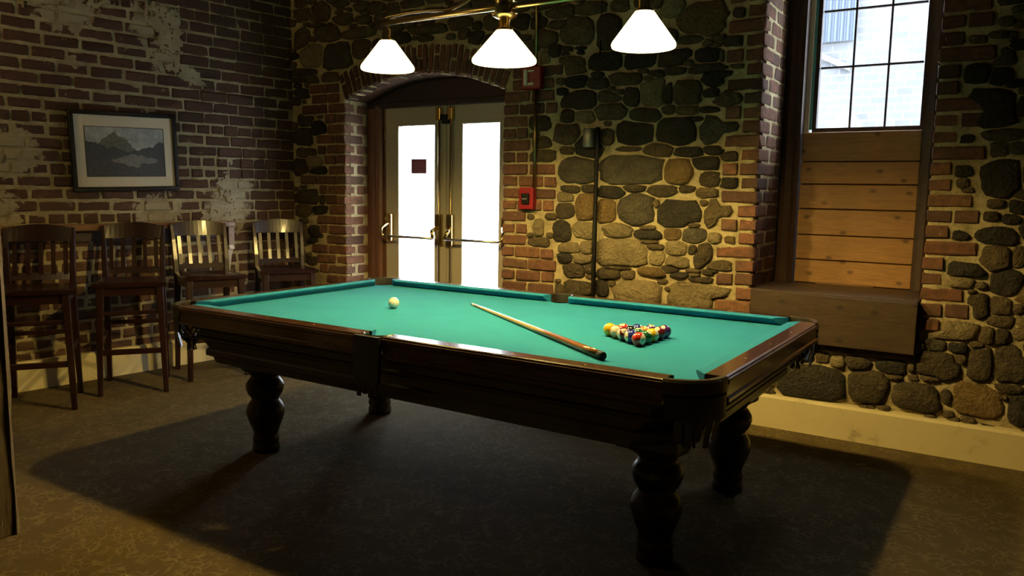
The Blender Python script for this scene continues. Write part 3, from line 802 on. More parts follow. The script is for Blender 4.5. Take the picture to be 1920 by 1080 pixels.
# plaster residue: thin uneven skins over the bricks
def plaster(cu, cz, pts, seed):
    """ragged thin skin of old plaster, cut out cell by cell"""
    bm = bmesh.new()
    st = 0.011
    x0, x1 = min(p[0] for p in pts) - 0.05, max(p[0] for p in pts) + 0.05
    z0, z1 = min(p[1] for p in pts) - 0.05, max(p[1] for p in pts) + 0.05
    def inside(x, z):
        x += noise.noise(Vector((x * 22, z * 22, seed))) * 0.05
        z += noise.noise(Vector((x * 22, z * 22, seed + 9.0))) * 0.05
        c = False
        for (ax, az), (bx_, bz) in zip(pts, pts[1:] + pts[:1]):
            if (az > z) != (bz > z) and x < (bx_ - ax) * (z - az) / (bz - az) + ax:
                c = not c
        return c and noise.noise(Vector((x * 34, z * 34, seed + 4.0))) < 0.34
    V = {}
    def vert(i, k):
        if (i, k) not in V:
            x, z = x0 + i * st, z0 + k * st
            V[(i, k)] = bm.verts.new((x, -0.0145 - 0.004 * noise.noise(Vector((x * 30, z * 30, seed))), z))
        return V[(i, k)]
    for i in range(int((x1 - x0) / st)):
        for k in range(int((z1 - z0) / st)):
            if inside(x0 + (i + 0.5) * st, z0 + (k + 0.5) * st):
                bm.faces.new((vert(i, k), vert(i + 1, k), vert(i + 1, k + 1), vert(i, k + 1)))
    ext = bmesh.ops.extrude_face_region(bm, geom=bm.faces[:])
    for v in [e for e in ext['geom'] if isinstance(e, bmesh.types.BMVert)]:
        v.co.y = 0.003
    from_bm('plaster_patch', bm, M_PLASTER, wall_left)
plaster(0, 0, [(-0.97, 2.62), (-0.97, 2.32), (-1.12, 2.30), (-1.20, 2.36), (-1.14, 2.44), (-1.26, 2.52), (-1.20, 2.64)], 1)
plaster(0, 0, [(-1.02, 2.27), (-0.84, 2.20), (-0.80, 2.10), (-0.93, 2.10), (-1.0, 2.17), (-1.12, 2.22)], 2)
plaster(0, 0, [(-0.62, 1.46), (-0.52, 1.30), (-0.60, 1.22), (-0.72, 1.30), (-0.70, 1.42)], 3)
plaster(0, 0, [(-0.52, 1.24), (-0.50, 1.10), (-0.72, 1.06), (-0.88, 1.10), (-0.74, 1.20)], 4)

plaster(0, 0, [(-2.3, 2.62), (-2.3, 2.50), (-1.9, 2.50), (-1.45, 2.56), (-1.5, 2.64)], 5)
plaster(0, 0, [(-2.42, 1.60), (-2.42, 1.46), (-2.25, 1.48), (-2.16, 1.53), (-2.25, 1.62)], 6)
plaster(0, 0, [(-2.4, 1.24), (-2.4, 1.12), (-2.2, 1.15), (-2.12, 1.20), (-2.2, 1.27)], 7)

# ------------------------------------------------------------------ baseboards
def baseboard(name, x0, x1, h, parentloc, rz, label):
    bm = bmesh.new()
    add_prism(bm, [(0.0, 0.0), (-0.055, 0.0), (-0.055, h - 0.018), (-0.040, h - 0.004), (0.0, h)], 'x', x0, x1)
    o = from_bm(name, bm, M_CREAM)
    o.location = parentloc; o.rotation_euler = (0, 0, rz)
    return struct(o, label, 'baseboard')
baseboard('baseboard_back', DJR + 0.02, 2.49, 0.195, (0, YB, 0), 0, 'cream painted baseboard under the stone wall right of the door')
baseboard('baseboard_corner', CORNER[0] + 0.03, DJL - 0.02, 0.195, (0, YB, 0), 0, 'short cream baseboard between the room corner and the door')
baseboard('baseboard_left', -7.2, -0.06, 0.195, (CORNER[0], CORNER[1], 0), LANG, 'cream painted baseboard under the brick wall behind the stools')

# ------------------------------------------------------------------ seals of the openings
reveal('window_breast', WJL - 0.02, WJR + 0.02, 0.05, 0.80, 0.45, 0.775)
reveal('window_lintel', WJL - 0.10, WJR + 0.10, 0.03, 0.80, WZ1, ZC)

# ------------------------------------------------------------------ door
door = struct(empty('door_1', (DC, YD, 0)), 'double glazed door with beige leaves and brass panic bars under brick arch', 'door')
def D(o):          # geometry below is written in room coordinates
    o.location = (-DC, -YD, 0) if o.parent is door else (0, 0, 0)
    return o
LL0, LL1, RL0, RL1 = -4.428, -3.806, -3.800, -3.178
YL = 4.925         # front of the leaves
fj = [(-4.680, 4.897), (-4.680, 4.99), (LL0 - 0.0008, 4.99), (LL0 - 0.0008, 4.935), (-4.452, 4.93), (-4.452, 4.902), (-4.470, 4.885),
      (-4.505, 4.882), (-4.525, 4.897), (-4.56, 4.892)]
D(prism('door_jamb', fj, 'z', 0.0, 2.02, M_DOORFR, door))
fr_ = [(2 * -3.803 - x + 0.0, y) for x, y in fj]
fr_ = [(DJR + 0.08 if i in (0, 1) else min(x, DJR - 0.003), y) for i, (x, y) in enumerate(fr_)]
D(prism('door_jamb', fr_[::-1], 'z', 0.0, 2.02, M_DOORFR, door))
D(box('door_head', -4.60, DJR - 0.003, 4.888, 4.99, 2.0005, 2.045, M_TYMP, door, 0.006))
D(box('threshold', -4.60, DJR - 0.003, 4.70, 5.0, 0.001, 0.018, M_OLDBR, door, 0.004))
poly = [(DJL - 0.07, 2.02)] + [(DJR + 0.07, 2.02)]
for i in range(21):
    a = half * 1.08 * (1 - 2 * i / 20)
    poly.append((DC + (ARC_R + 0.06) * sin(a), ARC_Z + (ARC_R + 0.06) * cos(a)))
D(prism('tympanum', poly, 'y', 4.897, 4.94, M_TYMP, door))
def leaf(x0, x1, g0, g1, hinge_left):
    z0, z1, gz0, gz1 = 0.02, 2.0, 0.24, 1.858
    bm = bmesh.new()
    for a, b, c, d in ((x0, g0, z0, z1), (g1, x1, z0, z1), (g0, g1, z0, gz0), (g0, g1, gz1, z1)):
        add_box(bm, a, b, YL, YL + 0.045, c, d)
    for a, b, c, d in ((g0 - 0.014, g0 + 0.004, gz0 - 0.014, gz1 + 0.014), (g1 - 0.004, g1 + 0.014, gz0 - 0.014, gz1 + 0.014),
                       (g0 + 0.004, g1 - 0.004, gz0 - 0.014, gz0 + 0.004), (g0 + 0.004, g1 - 0.004, gz1 - 0.004, gz1 + 0.014)):
        add_box(bm, a, b, YL - 0.008, YL + 0.02, c, d, 0.003)
    lf = D(from_bm('door_leaf', bm, M_DOOR, door))
    def S(o):
        o.parent = lf; o.location = (0, 0, 0); return o
    S(box('pane', g0, g1, YL + 0.018, YL + 0.026, gz0, gz1, M_GLASS))
    xi = x1 - 0.055 if hinge_left else x0 + 0.055     # meeting stile
    xh = x0 + 0.062 if hinge_left else x1 - 0.062
    S(tube('vertical_rod', [(xi, YL - 0.022, 0.12), (xi, YL - 0.022, 1.99)], 0.0095, M_OLDBR))
    S(box('top_latch', xi - 0.022, xi + 0.022, YL - 0.04, YL, 1.885, 1.985, M_BRASS, None, 0.008, 2))
    S(box('lock_case', xi - 0.028, xi + 0.028, YL - 0.045, YL, 0.915, 1.165, M_OLDBR, None, 0.012, 2))
    bm = bmesh.new()
    add_tube(bm, [(xi, YL - 0.04, 1.06), (xi + (-0.02 if hinge_left else 0.02), YL - 0.085, 1.03), (xi, YL - 0.10, 0.975)], [0.018, 0.016, 0.014], 10)
    S(from_bm('bar_arm', bm, M_BRASS, None, True))
    S(box('hinge_case', xh - 0.024, xh + 0.024, YL - 0.04, YL, 0.925, 1.155, M_BRASS, None, 0.012, 2))
    bm = bmesh.new()
    sg = -1 if hinge_left else 1
    add_tube(bm, [(xh, YL - 0.04, 1.075), (xh + sg * 0.035, YL - 0.085, 1.04), (xh + sg * 0.03, YL - 0.105, 0.985), (xh, YL - 0.10, 0.972)], [0.016, 0.015, 0.014, 0.012], 10)
    S(from_bm('bar_arm', bm, M_BRASS, None, True))
    S(tube('push_bar', [(xh, YL - 0.10, 0.974), (xi, YL - 0.10, 0.974)], 0.0105, M_CHROME))
    for q in range(3):
        zq = (0.3, 1.1, 1.8)[q]
        xq = x0 - 0.004 if hinge_left else x1 + 0.004
        S(tube('hinge', [(xq, YL - 0.006, zq - 0.05), (xq, YL - 0.006, zq + 0.05)], 0.008, M_OLDBR))
    return lf
lf1 = leaf(LL0, LL1, -4.292, -3.915, True)
lf2 = leaf(RL0, RL1, -3.648, -3.302, False)
bm = bmesh.new(); add_box(bm, -3.835, -3.771, YL - 0.03, YL - 0.002, 1.86, 1.93, 0.004)
D(from_bm('strike_box', bm, M_BLACK, door))
D(box('astragal', -3.825, -3.781, YL + 0.0455, YL + 0.058, 0.02, 2.0, M_DOOR, door))
M_STICK = mat('purple_sticker', (0.22, 0.05, 0.13), 0.5)
n_ = NT(M_STICK); v_ = n_.coord('Object', (1, 1, 1))
br_ = n_.n('ShaderNodeTexBrick'); br_.inputs['Scale'].default_value = 42.0
br_.inputs['Color1'].default_value = (0.20, 0.04, 0.12, 1); br_.inputs['Color2'].default_value = (0.24, 0.06, 0.14, 1)
br_.inputs['Mortar'].default_value = (0.42, 0.22, 0.30, 1); br_.inputs['Mortar Size'].default_value = 0.03
br_.inputs['Row Height'].default_value = 0.5
sw_ = n_.n('ShaderNodeMapping'); sw_.inputs['Rotation'].default_value = (pi / 2, 0, 0)
n_.l(v_, sw_.inputs['Vector']); n_.l(sw_.outputs['Vector'], br_.inputs['Vector']); n_.color(br_.outputs['Color'])
o = box('notice_sticker', -0.079, 0.079, -0.002, 0.0, -0.058, 0.058, M_STICK, lf1)
o.location = (-4.095, YL + 0.017, 1.537)

# ------------------------------------------------------------------ window
win = struct(empty('window_1', ((WJL + WJR) / 2, YW, 0.8)), 'tall deep-set window with leaded panes above pine boards', 'window')
WC = ((WJL + WJR) / 2, YW, 0.8)
def W(o):
    o.location = (-WC[0], -WC[1], -WC[2]); return o
W(prism('side_casing', [(WJL + 0.002, YW - 0.02), (-1.27, YW - 0.035), (-1.235, YW - 0.02), (-1.215, YW - 0.03), (-1.196, YW - 0.02), (-1.196, YW + 0.14), (WJL + 0.002, YW + 0.14)], 'z', 0.79, WZ1, M_FRAME, win))
W(prism('side_casing', [(WJR - 0.002, YW - 0.02), (-0.475, YW - 0.035), (-0.505, YW - 0.02), (-0.525, YW - 0.02), (-0.525, YW + 0.14), (WJR - 0.002, YW + 0.14)][::-1], 'z', 0.79, WZ1, M_FRAME, win))
W(box('head_casing', -1.196, -0.525, YW - 0.02, YW + 0.14, 2.80, WZ1, M_FRAME, win))
W(box('jamb_liner', -1.196, -1.168, YW + 0.055, YW + 0.14, 1.74, 2.80, M_LINER, win))
W(box('weather_strip', -1.168, -1.152, YW + 0.07, YW + 0.14, 1.76, 2.80, M_TEAL, win))
GX = [-1.128, -0.937, -0.741, -0.551]
GZ = [1.768, 2.132, 2.468, 2.79]
YG = YW + 0.085
bm = bmesh.new()
add_box(bm, -1.152, GX[0], YG - 0.01, YG + 0.035, 1.74, 2.80)
add_box(bm, GX[-1], -0.525, YG - 0.01, YG + 0.035, 1.74, 2.80)
add_box(bm, GX[0], GX[-1], YG - 0.01, YG + 0.035, 1.735, GZ[0])
add_box(bm, GX[0], GX[-1], YG - 0.01, YG + 0.035, GZ[-1], 2.80)
W(from_bm('sash_frame', bm, M_FRAME, win))
for x in GX[1:3]:
    W(box('muntin', x - 0.006, x + 0.006, YG, YG + 0.024, GZ[0], GZ[-1], M_FRAME, win, 0.002))
for z in GZ[1:3]:
    for i in range(3):
        W(box('muntin', GX[i] + 0.006, GX[i + 1] - 0.006, YG, YG + 0.024, z - 0.006, z + 0.006, M_FRAME, win, 0.002))
for i in range(3):
    for k in range(3):
        W(box('pane', GX[i], GX[i + 1], YG + 0.009, YG + 0.014, GZ[k], GZ[k + 1], M_GLASS, win))
PZ = [0.812, 0.958, 1.112, 1.272, 1.424, 1.560, 1.742]
for k in range(6):
    W(box('plank', -1.19, -0.527, YW + 0.006 + 0.003 * (k % 2), YW + 0.05, PZ[k] + 0.003, PZ[k + 1] - 0.003, M_PLANK, win, 0.004))
W(box('plank_backing', -1.19, -0.527, YW + 0.05, YW + 0.084, 0.79, 1.738, M_FRAME, win))
sill = struct(empty('trim_1', ((WJL + WJR) / 2, YB - 0.08, 0.52)), 'dark weathered timber sill box beneath the window', 'window sill')
def Q(o):
    o.location = (-(WJL + WJR) / 2, -(YB - 0.08), -0.52); return o
Q(box('sill_top', WJL + 0.004, WJR - 0.004, YB - 0.06, YW + 0.05, 0.775, 0.812, M_SILL, sill, 0.004))
Q(box('sill_front', WJL + 0.012, -0.428, YB - 0.085, YB - 0.060, 0.528, 0.802, M_SILL, sill, 0.003))
Q(box('sill_side', WJL + 0.016, WJL + 0.04, YB - 0.060, YB - 0.005, 0.530, 0.775, M_SILL, sill))
Q(box('sill_side', -0.456, -0.432, YB - 0.060, YB - 0.005, 0.530, 0.775, M_SILL, sill))
o = box('wood_strip', -0.165, 0.165, -0.006, 0.006, 0, 0.012, M_LEDGE, None, 0.002)
o.location = (-0.885, YW - 0.02, 0.8125)
tag(o, 'thin pale wood strip lying on the window sill against the pine boards', 'strip')

# ------------------------------------------------------------------ outdoors, seen through the panes
M_OUT = mat('pale_outdoor_masonry', (0.7, 0.7, 0.7), 0.9)
n_ = NT(M_OUT)
b_ = n_.n('ShaderNodeTexBrick'); b_.inputs['Scale'].default_value = 3.0
b_.inputs['Color1'].default_value = (0.066, 0.069, 0.08, 1); b_.inputs['Color2'].default_value = (0.092, 0.096, 0.107, 1)
b_.inputs['Mortar'].default_value = (0.14, 0.142, 0.15, 1); b_.inputs['Mortar Size'].default_value = 0.03
mp_ = n_.n('ShaderNodeMapping'); mp_.inputs['Rotation'].default_value = (pi / 2, 0, 0)
g_ = n_.n('ShaderNodeNewGeometry'); n_.l(g_.outputs['Position'], mp_.inputs['Vector']); n_.l(mp_.outputs['Vector'], b_.inputs['Vector'])
n_.color(n_.mix(n_.noise(n_.pos(), 3, 4), b_.outputs['Color'], (0.135, 0.138, 0.148)))
M_PAVE = mat('pale_paving', (0.72, 0.72, 0.72), 0.9)
tag(box('outdoor_ground', -14, 6, 5.0, 12.0, -0.2, -0.02, M_PAVE), 'pale paving outside the glazed door', 'paving', kind='structure')
tag(box('outdoor_wall', -3.2, 1.2, 9.4, 9.7, -0.02, 4.3, M_OUT), 'bright pale masonry wall across the alley seen through the window', 'wall', kind='structure')
M_CORR = mat('blue_grey_corrugated_metal', (0.06, 0.076, 0.105), 0.5)
bm = bmesh.new()
p0 = None
for i in range(28):
    x = -2.12 + i * 0.016
    y = 9.33 + (0.022 if i % 4 < 2 else 0.0)
    q = [bm.verts.new((x, y, 3.02)), bm.verts.new((x, y, 4.4)), bm.verts.new((x, y + 0.01, 4.4)), bm.verts.new((x, y + 0.01, 3.02))]
    if p0:
        for j in range(4):
            bm.faces.new((p0[j], p0[(j + 1) % 4], q[(j + 1) % 4], q[j]))
    p0 = q
o = from_bm('corrugated_panel', bm, M_CORR)
tag(o, 'blue-grey corrugated metal panel on the masonry wall outside the window', 'metal panel')
o = prism('stair_rail', [(-2.16, 2.98), (-1.72, 2.76), (-1.72, 2.70), (-2.16, 2.92)], 'y', 9.33, 9.39, mat('white_rail_paint', (0.22, 0.22, 0.23), 0.5))
tag(o, 'white sloping rail fixed outside below the corrugated metal panel', 'rail')

# ------------------------------------------------------------------ billiard lamp
LX = [-2.729, -2.030, -1.352]
LY, LZ = 3.05, 1.940
lamp = empty('billiard_lamp', (LX[1], LY, LZ))
tag(lamp, 'brass billiard lamp with three glowing conical glass shades over the table', 'lamp')
def L(o, par=lamp):
    o.parent = par
    o.location = (-LX[1], -LY, -LZ) if par is lamp else (0, 0, 0)
    return o
L(tube('bar', [(LX[0] - 0.03, LY, 2.176), (LX[2] + 0.03, LY, 2.176)], 0.014, M_BRASS))
for s in (-1, 1):
    pts = []
    for i in range(15):
        t = i / 14
        pts.append((LX[1] + s * (0.74 - 0.66 * t), LY, 2.196 + 0.012 * sin(t * 5) + 0.22 * max(0, t - 0.62) ** 1.5 * 2.2))
    L(tube('scroll_rod', pts, [0.007 + 0.002 * (i % 2) for i in range(15)], M_OLDBR, n=8))
L(lathe('centre_hub', [(0.0, 2.118), (0.030, 2.120), (0.058, 2.135), (0.062, 2.145), (0.046, 2.150), (0.046, 2.215), (0.054, 2.22), (0.052, 2.235), (0.02, 2.25), (0.0, 2.25)], M_BRASS, None, (LX[1], LY, 0)))
for s in (-1, 1):
    L(tube('hanging_rod', [(LX[1] + s * 0.02, LY, 2.24), (LX[1] + s * 0.30, LY, ZC - 0.03)], 0.006, M_OLDBR))
    L(lathe('ceiling_rose', [(0.0, -0.045), (0.03, -0.04), (0.055, -0.012), (0.055, 0.0)], M_BRASS, None, (LX[1] + s * 0.30, LY, ZC)))
def shade_prof(r):
    h = 0.150
    t = 0.036
    o = [(0.028, h), (t, h - 0.003)] + [(t + (r * 0.965 - t) * k / 6, h - 0.003 - (h - 0.027) * k / 6) for k in range(1, 7)]
    i = [(p[0] - 0.006, p[1] - 0.004) for p in o[1:]][::-1]
    return o + [(r * 0.995, 0.016), (r, 0.009), (r * 0.985, 0.002), (r * 0.965, 0.0), (r * 0.945, 0.006)] + i
for i, x in enumerate(LX):
    r = (0.134, 0.147, 0.131)[i]
    dz = (0.004, -0.012, 0.0)[i]
    zs_ = LZ + dz
    L(tube('stem', [(x, LY, zs_ + 0.20), (x, LY, 2.17)], 0.006, M_OLDBR))
    L(lathe('socket', [(0.0, 0.21), (0.012, 0.208), (0.026, 0.19), (0.028, 0.155), (0.040, 0.15), (0.040, 0.140), (0.0, 0.140)], M_BRASS, None, (x, LY, zs_)))
    sh = L(lathe('shade', shade_prof(r), M_SHADE, None, (x, LY, zs_), 40, True))
    ld = bpy.data.lights.new('bulb', 'POINT')
    ld.energy = LAMP_W; ld.color = LAMP_COL; ld.shadow_soft_size = 0.026
    lo = bpy.data.objects.new('bulb', ld); COL.objects.link(lo)
    lo.parent = lamp; lo.location = (x - LX[1], 0, zs_ + 0.046 - LZ)
# a globe pendant hanging nearer the left wall, outside the frame
gp = empty('globe_pendant', (-4.75, 1.05, 2.42))
tag(gp, 'opal globe pendant hanging near the brick wall at the left', 'lamp')
M_GLOBE = mat('opal_globe', (0.9, 0.85, 0.7), 0.3)
b_ = M_GLOBE.node_tree.nodes['Principled BSDF']
b_.inputs['Emission Color'].default_value = (1.0, 0.70, 0.28, 1); b_.inputs['Emission Strength'].default_value = 48.0
lathe('globe', [(0.0, -0.12)] + [(0.12 * sin(pi * k / 12), -0.12 * cos(pi * k / 12)) for k in range(1, 12)] + [(0.0, 0.12)], M_GLOBE, gp)
tube('cord', [(0, 0, 0.118), (0, 0, ZC - 2.42)], 0.005, M_BLACK, gp)

# ------------------------------------------------------------------ pool table
TX, TY = -2.13, 3.068
A0, B0 = 1.39, 0.805
table = empty('pool_table', (TX, TY, 0))
tag(table, 'antique dark wood pool table with green cloth, net pockets and turned legs', 'pool table')
def loft(name, P0, P1, m, parent, smooth=False):
    bm = bmesh.new()
    a = [bm.verts.new(p) for p in P0]; b = [bm.verts.new(p) for p in P1]
    n = len(a)
    for i in range(n):
        bm.faces.new((a[i], a[(i + 1) % n], b[(i + 1) % n], b[i]))
    bm.faces.new(a[::-1]); bm.faces.new(b)
    return from_bm(name, bm, m, parent, smooth)
RAILP = [(-0.08, 0.745), (-0.08, 0.783), (-0.018, 0.783), (-0.010, 0.781), (-0.008, 0.775), (-0.002, 0.774), (0.0, 0.768), (0.0, 0.760), (-0.007, 0.754),
         (-0.007, 0.716), (0.001, 0.711), (0.001, 0.700), (-0.010, 0.694), (-0.06, 0.690), (-0.08, 0.690)]
CUSP = [(-0.08, 0.783), (-0.122, 0.782), (-0.131, 0.778), (-0.127, 0.770), (-0.100, 0.7455), (-0.08, 0.7455)]
def rail(axis, side, e0, e1, half, k0, k1):
    """axis 'x': long rail at y=side*half; e0,e1 wood ends; k0,k1: cushion mitre per unit"""
    def pt(o, z, e):
        d = (half + o) * side
        return (e, d, z) if axis == 'x' else (d, e, z)
    rl_ = loft('rail', [pt(o, z, e0) for o, z in RAILP], [pt(o, z, e1) for o, z in RAILP], M_RAIL, table)
    c = loft('cushion', [pt(o, z, e0 - 0.008 + k0 * (-0.08 - o)) for o, z in CUSP], [pt(o, z, e1 + 0.008 - k1 * (-0.08 - o)) for o, z in CUSP], M_CLOTH, rl_)
    for q in range(3):
        t = (q + 1) / 4
        e = e0 + (e1 - e0) * t
        bm = bmesh.new()
        add_lathe(bm, [(0.0, 0.0006), (0.0038, 0.0005), (0.0038, -0.001)], pt(-0.045, 0.783, e), 10, False)
        from_bm('sight', bm, M_OLDBR, rl_, True)
for s in (-1, 1):
    rail('x', s, -1.228, -0.065, B0, 1.2, 0.45)
    rail('x', s, 0.065, 1.228, B0, 0.45, 1.2)
    rail('y', s, -0.643, 0.643, A0, 1.2, 1.2)
# bed with pocket notches
def arc(cx, cy, r, a0, a1, n):
    return [(cx + r * cos(R(a0 + (a1 - a0) * i / n)), cy + r * sin(R(a0 + (a1 - a0) * i / n))) for i in range(n + 1)]
bx, by = 1.325, 0.74
bed = []
bed += arc(-bx + 0.02, -by + 0.02, 0.066, 90, 0, 6)
bed += arc(0, -by, 0.058, 180, 0, 8)
bed += arc(bx - 0.02, -by + 0.02, 0.066, 180, 90, 6)
bed += arc(bx - 0.02, by - 0.02, 0.066, 270, 180, 6)
bed += arc(0, by, 0.058, 0, -180, 8)
bed += arc(-bx + 0.02, by - 0.02, 0.066, 0, -90, 6)
prism('bed', bed, 'z', 0.70, 0.745, M_CLOTH, table)
# cabinet: stepped loft
lev = [(0.70, 1.350, 0.748), (0.676, 1.348, 0.745), (0.668, 1.322, 0.735), (0.640, 1.312, 0.731), (0.634, 1.326, 0.738), (0.622, 1.326, 0.738), (0.616, 1.300, 0.728), (0.580, 1.262, 0.722),
       (0.572, 1.280, 0.732), (0.548, 1.280, 0.732), (0.540, 1.245, 0.716), (0.515, 1.235, 0.712), (0.508, 1.215, 0.700)]
bm = bmesh.new()
prev = None
for z, hx, hy in lev:
    c = 0.15
    q = [bm.verts.new((sx, sy, z)) for sx, sy in ((-hx + c, -hy), (hx - c, -hy), (hx, -hy + c), (hx, hy - c), (hx - c, hy), (-hx + c, hy), (-hx, hy - c), (-hx, -hy + c))]
    if prev:
        for i in range(8):
            bm.faces.new((prev[i], prev[(i + 1) % 8], q[(i + 1) % 8], q[i]))
    else:
        bm.faces.new(q)
    prev = q
bm.faces.new(prev[::-1])
from_bm('cabinet', bm, M_MAHOG, table)
LEG = [(0.064, 0.0), (0.069, 0.012), (0.069, 0.035), (0.062, 0.048), (0.068, 0.062), (0.066, 0.080), (0.060, 0.092), (0.066, 0.115), (0.082, 0.155), (0.094, 0.195),
       (0.096, 0.222), (0.086, 0.250), (0.070, 0.272), (0.068, 0.282), (0.085, 0.305), (0.095, 0.335), (0.093, 0.358), (0.078, 0.382), (0.068, 0.394), (0.076, 0.410), (0.100, 0.428), (0.118, 0.438), (0.118, 0.448)]
for sx in (-1, 1):
    for sy in (-1, 1):
        lg = lathe('leg', LEG, M_MAHOG, table, (sx * 1.075, sy * 0.430, 0.0), 28)
        box('leg_block', sx * 1.075 - 0.118, sx * 1.075 + 0.118, sy * 0.430 - 0.125, sy * 0.430 + 0.125, 0.448, 0.512, M_MAHOG, lg, 0.012, 2)
# pockets
def net(parent, cx, cy, r, z0, z1, skew=0.0):
    bm = bmesh.new()
    nv, nr = 14, 5
    def P(k, j):
        t = j / nr
        rr = r * (1 - 0.35 * t ** 2) * (0.92 + 0.16 * sin(t * pi))
        a = 2 * pi * k / nv
        return (cx + rr * cos(a), cy + rr * sin(a), z0 + (z1 - z0) * t)
    for k in range(nv):
        for s in (1, -1):
            add_tube(bm, [P(k + s * j * 0.5, j) for j in range(nr + 1)], 0.0028, 4, False)
    for j in (0, nr):
        add_tube(bm, [P(k, j) for k in range(nv + 1)], 0.005, 5, False)
    # knot and cord tail
    for q in range(6):
        a = 2 * pi * q / 6
        add_tube(bm, [(cx + 0.5 * r * cos(a), cy + 0.5 * r * sin(a), z1), (cx + 0.014 * cos(a), cy + 0.014 * sin(a), z1 - 0.025), (cx + 0.020 * cos(a), cy + 0.020 * sin(a), z1 - 0.055)], 0.005, 5)
    return from_bm('net', bm, M_LEATH, parent)
def strip_arc(bm, cx, cy, r0, r1, a0, a1, z0, z1, n=12):
    prev = None
    for i in range(n + 1):
        a = R(a0 + (a1 - a0) * i / n)
        q = [bm.verts.new((cx + r * cos(a), cy + r * sin(a), z)) for r, z in
             ((r0, z0), (r0, z1 - 0.006), (r0 + 0.006, z1), (r1 - 0.008, z1), (r1, z1 - 0.008), (r1, z0))]
        if prev:
            for j in range(6):
                bm.faces.new((prev[j], prev[(j + 1) % 6], q[(j + 1) % 6], q[j]))
        else:
            bm.faces.new(q)
        prev = q
    bm.faces.new(prev[::-1])
for sx in (-1, 1):
    for sy in (-1, 1):
        ccx, ccy = sx * 1.232, sy * 0.647
        base = {(1, 1): 0, (-1, 1): 90, (-1, -1): 180, (1, -1): 270}[(sx, sy)]
        bm = bmesh.new()
        strip_arc(bm, ccx, ccy, 0.124, 0.155, base - 2, base + 92, 0.738, 0.785)
        pk = from_bm('pocket', bm, M_CAST, table)
        bm = bmesh.new()
        strip_arc(bm, ccx, ccy, 0.146, 0.154, base + 2, base + 88, 0.655, 0.737)
        from_bm('leather_skirt', bm, M_LEATH, pk)
        mx, my = sx * 1.285, sy * 0.70
        net(pk, mx, my, 0.066, 0.728, 0.605)
        for q in range(5):
            a = R(base + 18 + q * 13.5)
            x, y = ccx + 0.150 * cos(a), ccy + 0.150 * sin(a)
            tx, ty = -sin(a), cos(a)
            w = 0.012
            zb = 0.585 - 0.022 * (q % 2)
            dn = 0.02
            bm = bmesh.new()
            P = [(x - tx * w, y - ty * w, 0.66), (x + tx * w, y + ty * w, 0.66), (x + tx * w * 0.8 - cos(a) * dn, y + ty * w * 0.8 - sin(a) * dn, zb), (x - tx * w * 0.8 - cos(a) * dn, y - ty * w * 0.8 - sin(a) * dn, zb)]
            off = Vector((cos(a), sin(a), 0)) * 0.004
            f0 = [bm.verts.new(p) for p in P]; f1 = [bm.verts.new(Vector(p) + off) for p in P]
            for i in range(4):
                bm.faces.new((f0[i], f0[(i + 1) % 4], f1[(i + 1) % 4], f1[i]))
            bm.faces.new(f0[::-1]); bm.faces.new(f1)
            from_bm('leather_strap', bm, M_LEATH, pk)
for sy in (-1, 1):
    bm = bmesh.new()
    strip_arc(bm, 0, sy * 0.735, 0.062, 0.078, 0 if sy > 0 else 180, 180 if sy > 0 else 360, 0.735, 0.785, 14)
    pk = from_bm('pocket', bm, M_CAST, table)
    ys = sorted((sy * 0.806, sy * 0.822))
    bm = bmesh.new()
    add_prism(bm, [(-0.066, 0.782), (0.066, 0.782), (0.070, 0.72), (0.060, 0.60), (0.035, 0.575), (-0.035, 0.575), (-0.060, 0.60), (-0.070, 0.72)], 'y', ys[0], ys[1])
    from_bm('leather_shield', bm, M_LEATH, pk)
    for q in range(4):
        x = -0.045 + q * 0.03
        box('leather_strap', x - 0.010, x + 0.010, ys[0] + 0.004, ys[0] + 0.009, 0.535 + 0.012 * (q % 2), 0.585, M_LEATH, pk)

# ------------------------------------------------------------------ balls and cue
ZB = 0.7452
RB = 0.02858
def ball_mat(name, col, stripe):
    m = mat(name, col, 0.12, coat=0.6)
    if stripe:
        n = NT(m)
        tc = n.n('ShaderNodeTexCoord'); sp = n.n('ShaderNodeSeparateXYZ')
        n.l(tc.outputs['Object'], sp.inputs[0])
        ab = n.math('ABSOLUTE', sp.outputs['Z'])
        n.color(n.mix(n.math('LESS_THAN', ab, RB * 0.66), (0.78, 0.72, 0.55), col))
    return m
def sphere_me(name, r, m, seg=28, rings=18):
    bm = bmesh.new()
    bmesh.ops.create_uvsphere(bm, u_segments=seg, v_segments=rings, radius=r)
    me = bpy.data.meshes.new(name); bm.to_mesh(me); bm.free()
    for p in me.polygons: p.use_smooth = True
    me.materials.append(m)
    return me
M_SPOT = mat('ball_number_spot', (0.80, 0.74, 0.58), 0.12, coat=0.6)
M_INK = mat('ball_number_ink', (0.01, 0.01, 0.01), 0.3)
def cap_me(name):
    bm = bmesh.new()
    add_lathe(bm, [(RB * 1.006 * sin(t), RB * 1.006 * cos(t)) for t in (R(24), R(16), R(8), 0.0)], (0, 0, 0), 18, False)
    bmesh.ops.recalc_face_normals(bm, faces=bm.faces)
    me = bpy.data.meshes.new(name); bm.to_mesh(me); bm.free()
    for p in me.polygons: p.use_smooth = True
    me.materials.append(M_SPOT)
    return me
CAP = cap_me('number_spot')
def number_me(txt):
    cu = bpy.data.curves.new('t', 'FONT'); cu.body = txt; cu.size = 0.0125; cu.extrude = 0.0004
    cu.align_x = 'CENTER'; cu.align_y = 'CENTER'; cu.resolution_u = 2
    ob = bpy.data.objects.new('t', cu); COL.objects.link(ob)
    dg = bpy.context.evaluated_depsgraph_get()
    me = bpy.data.meshes.new_from_object(ob.evaluated_get(dg))
    bpy.data.objects.remove(ob); bpy.data.curves.remove(cu)
    me.materials.clear(); me.materials.append(M_INK)
    return me
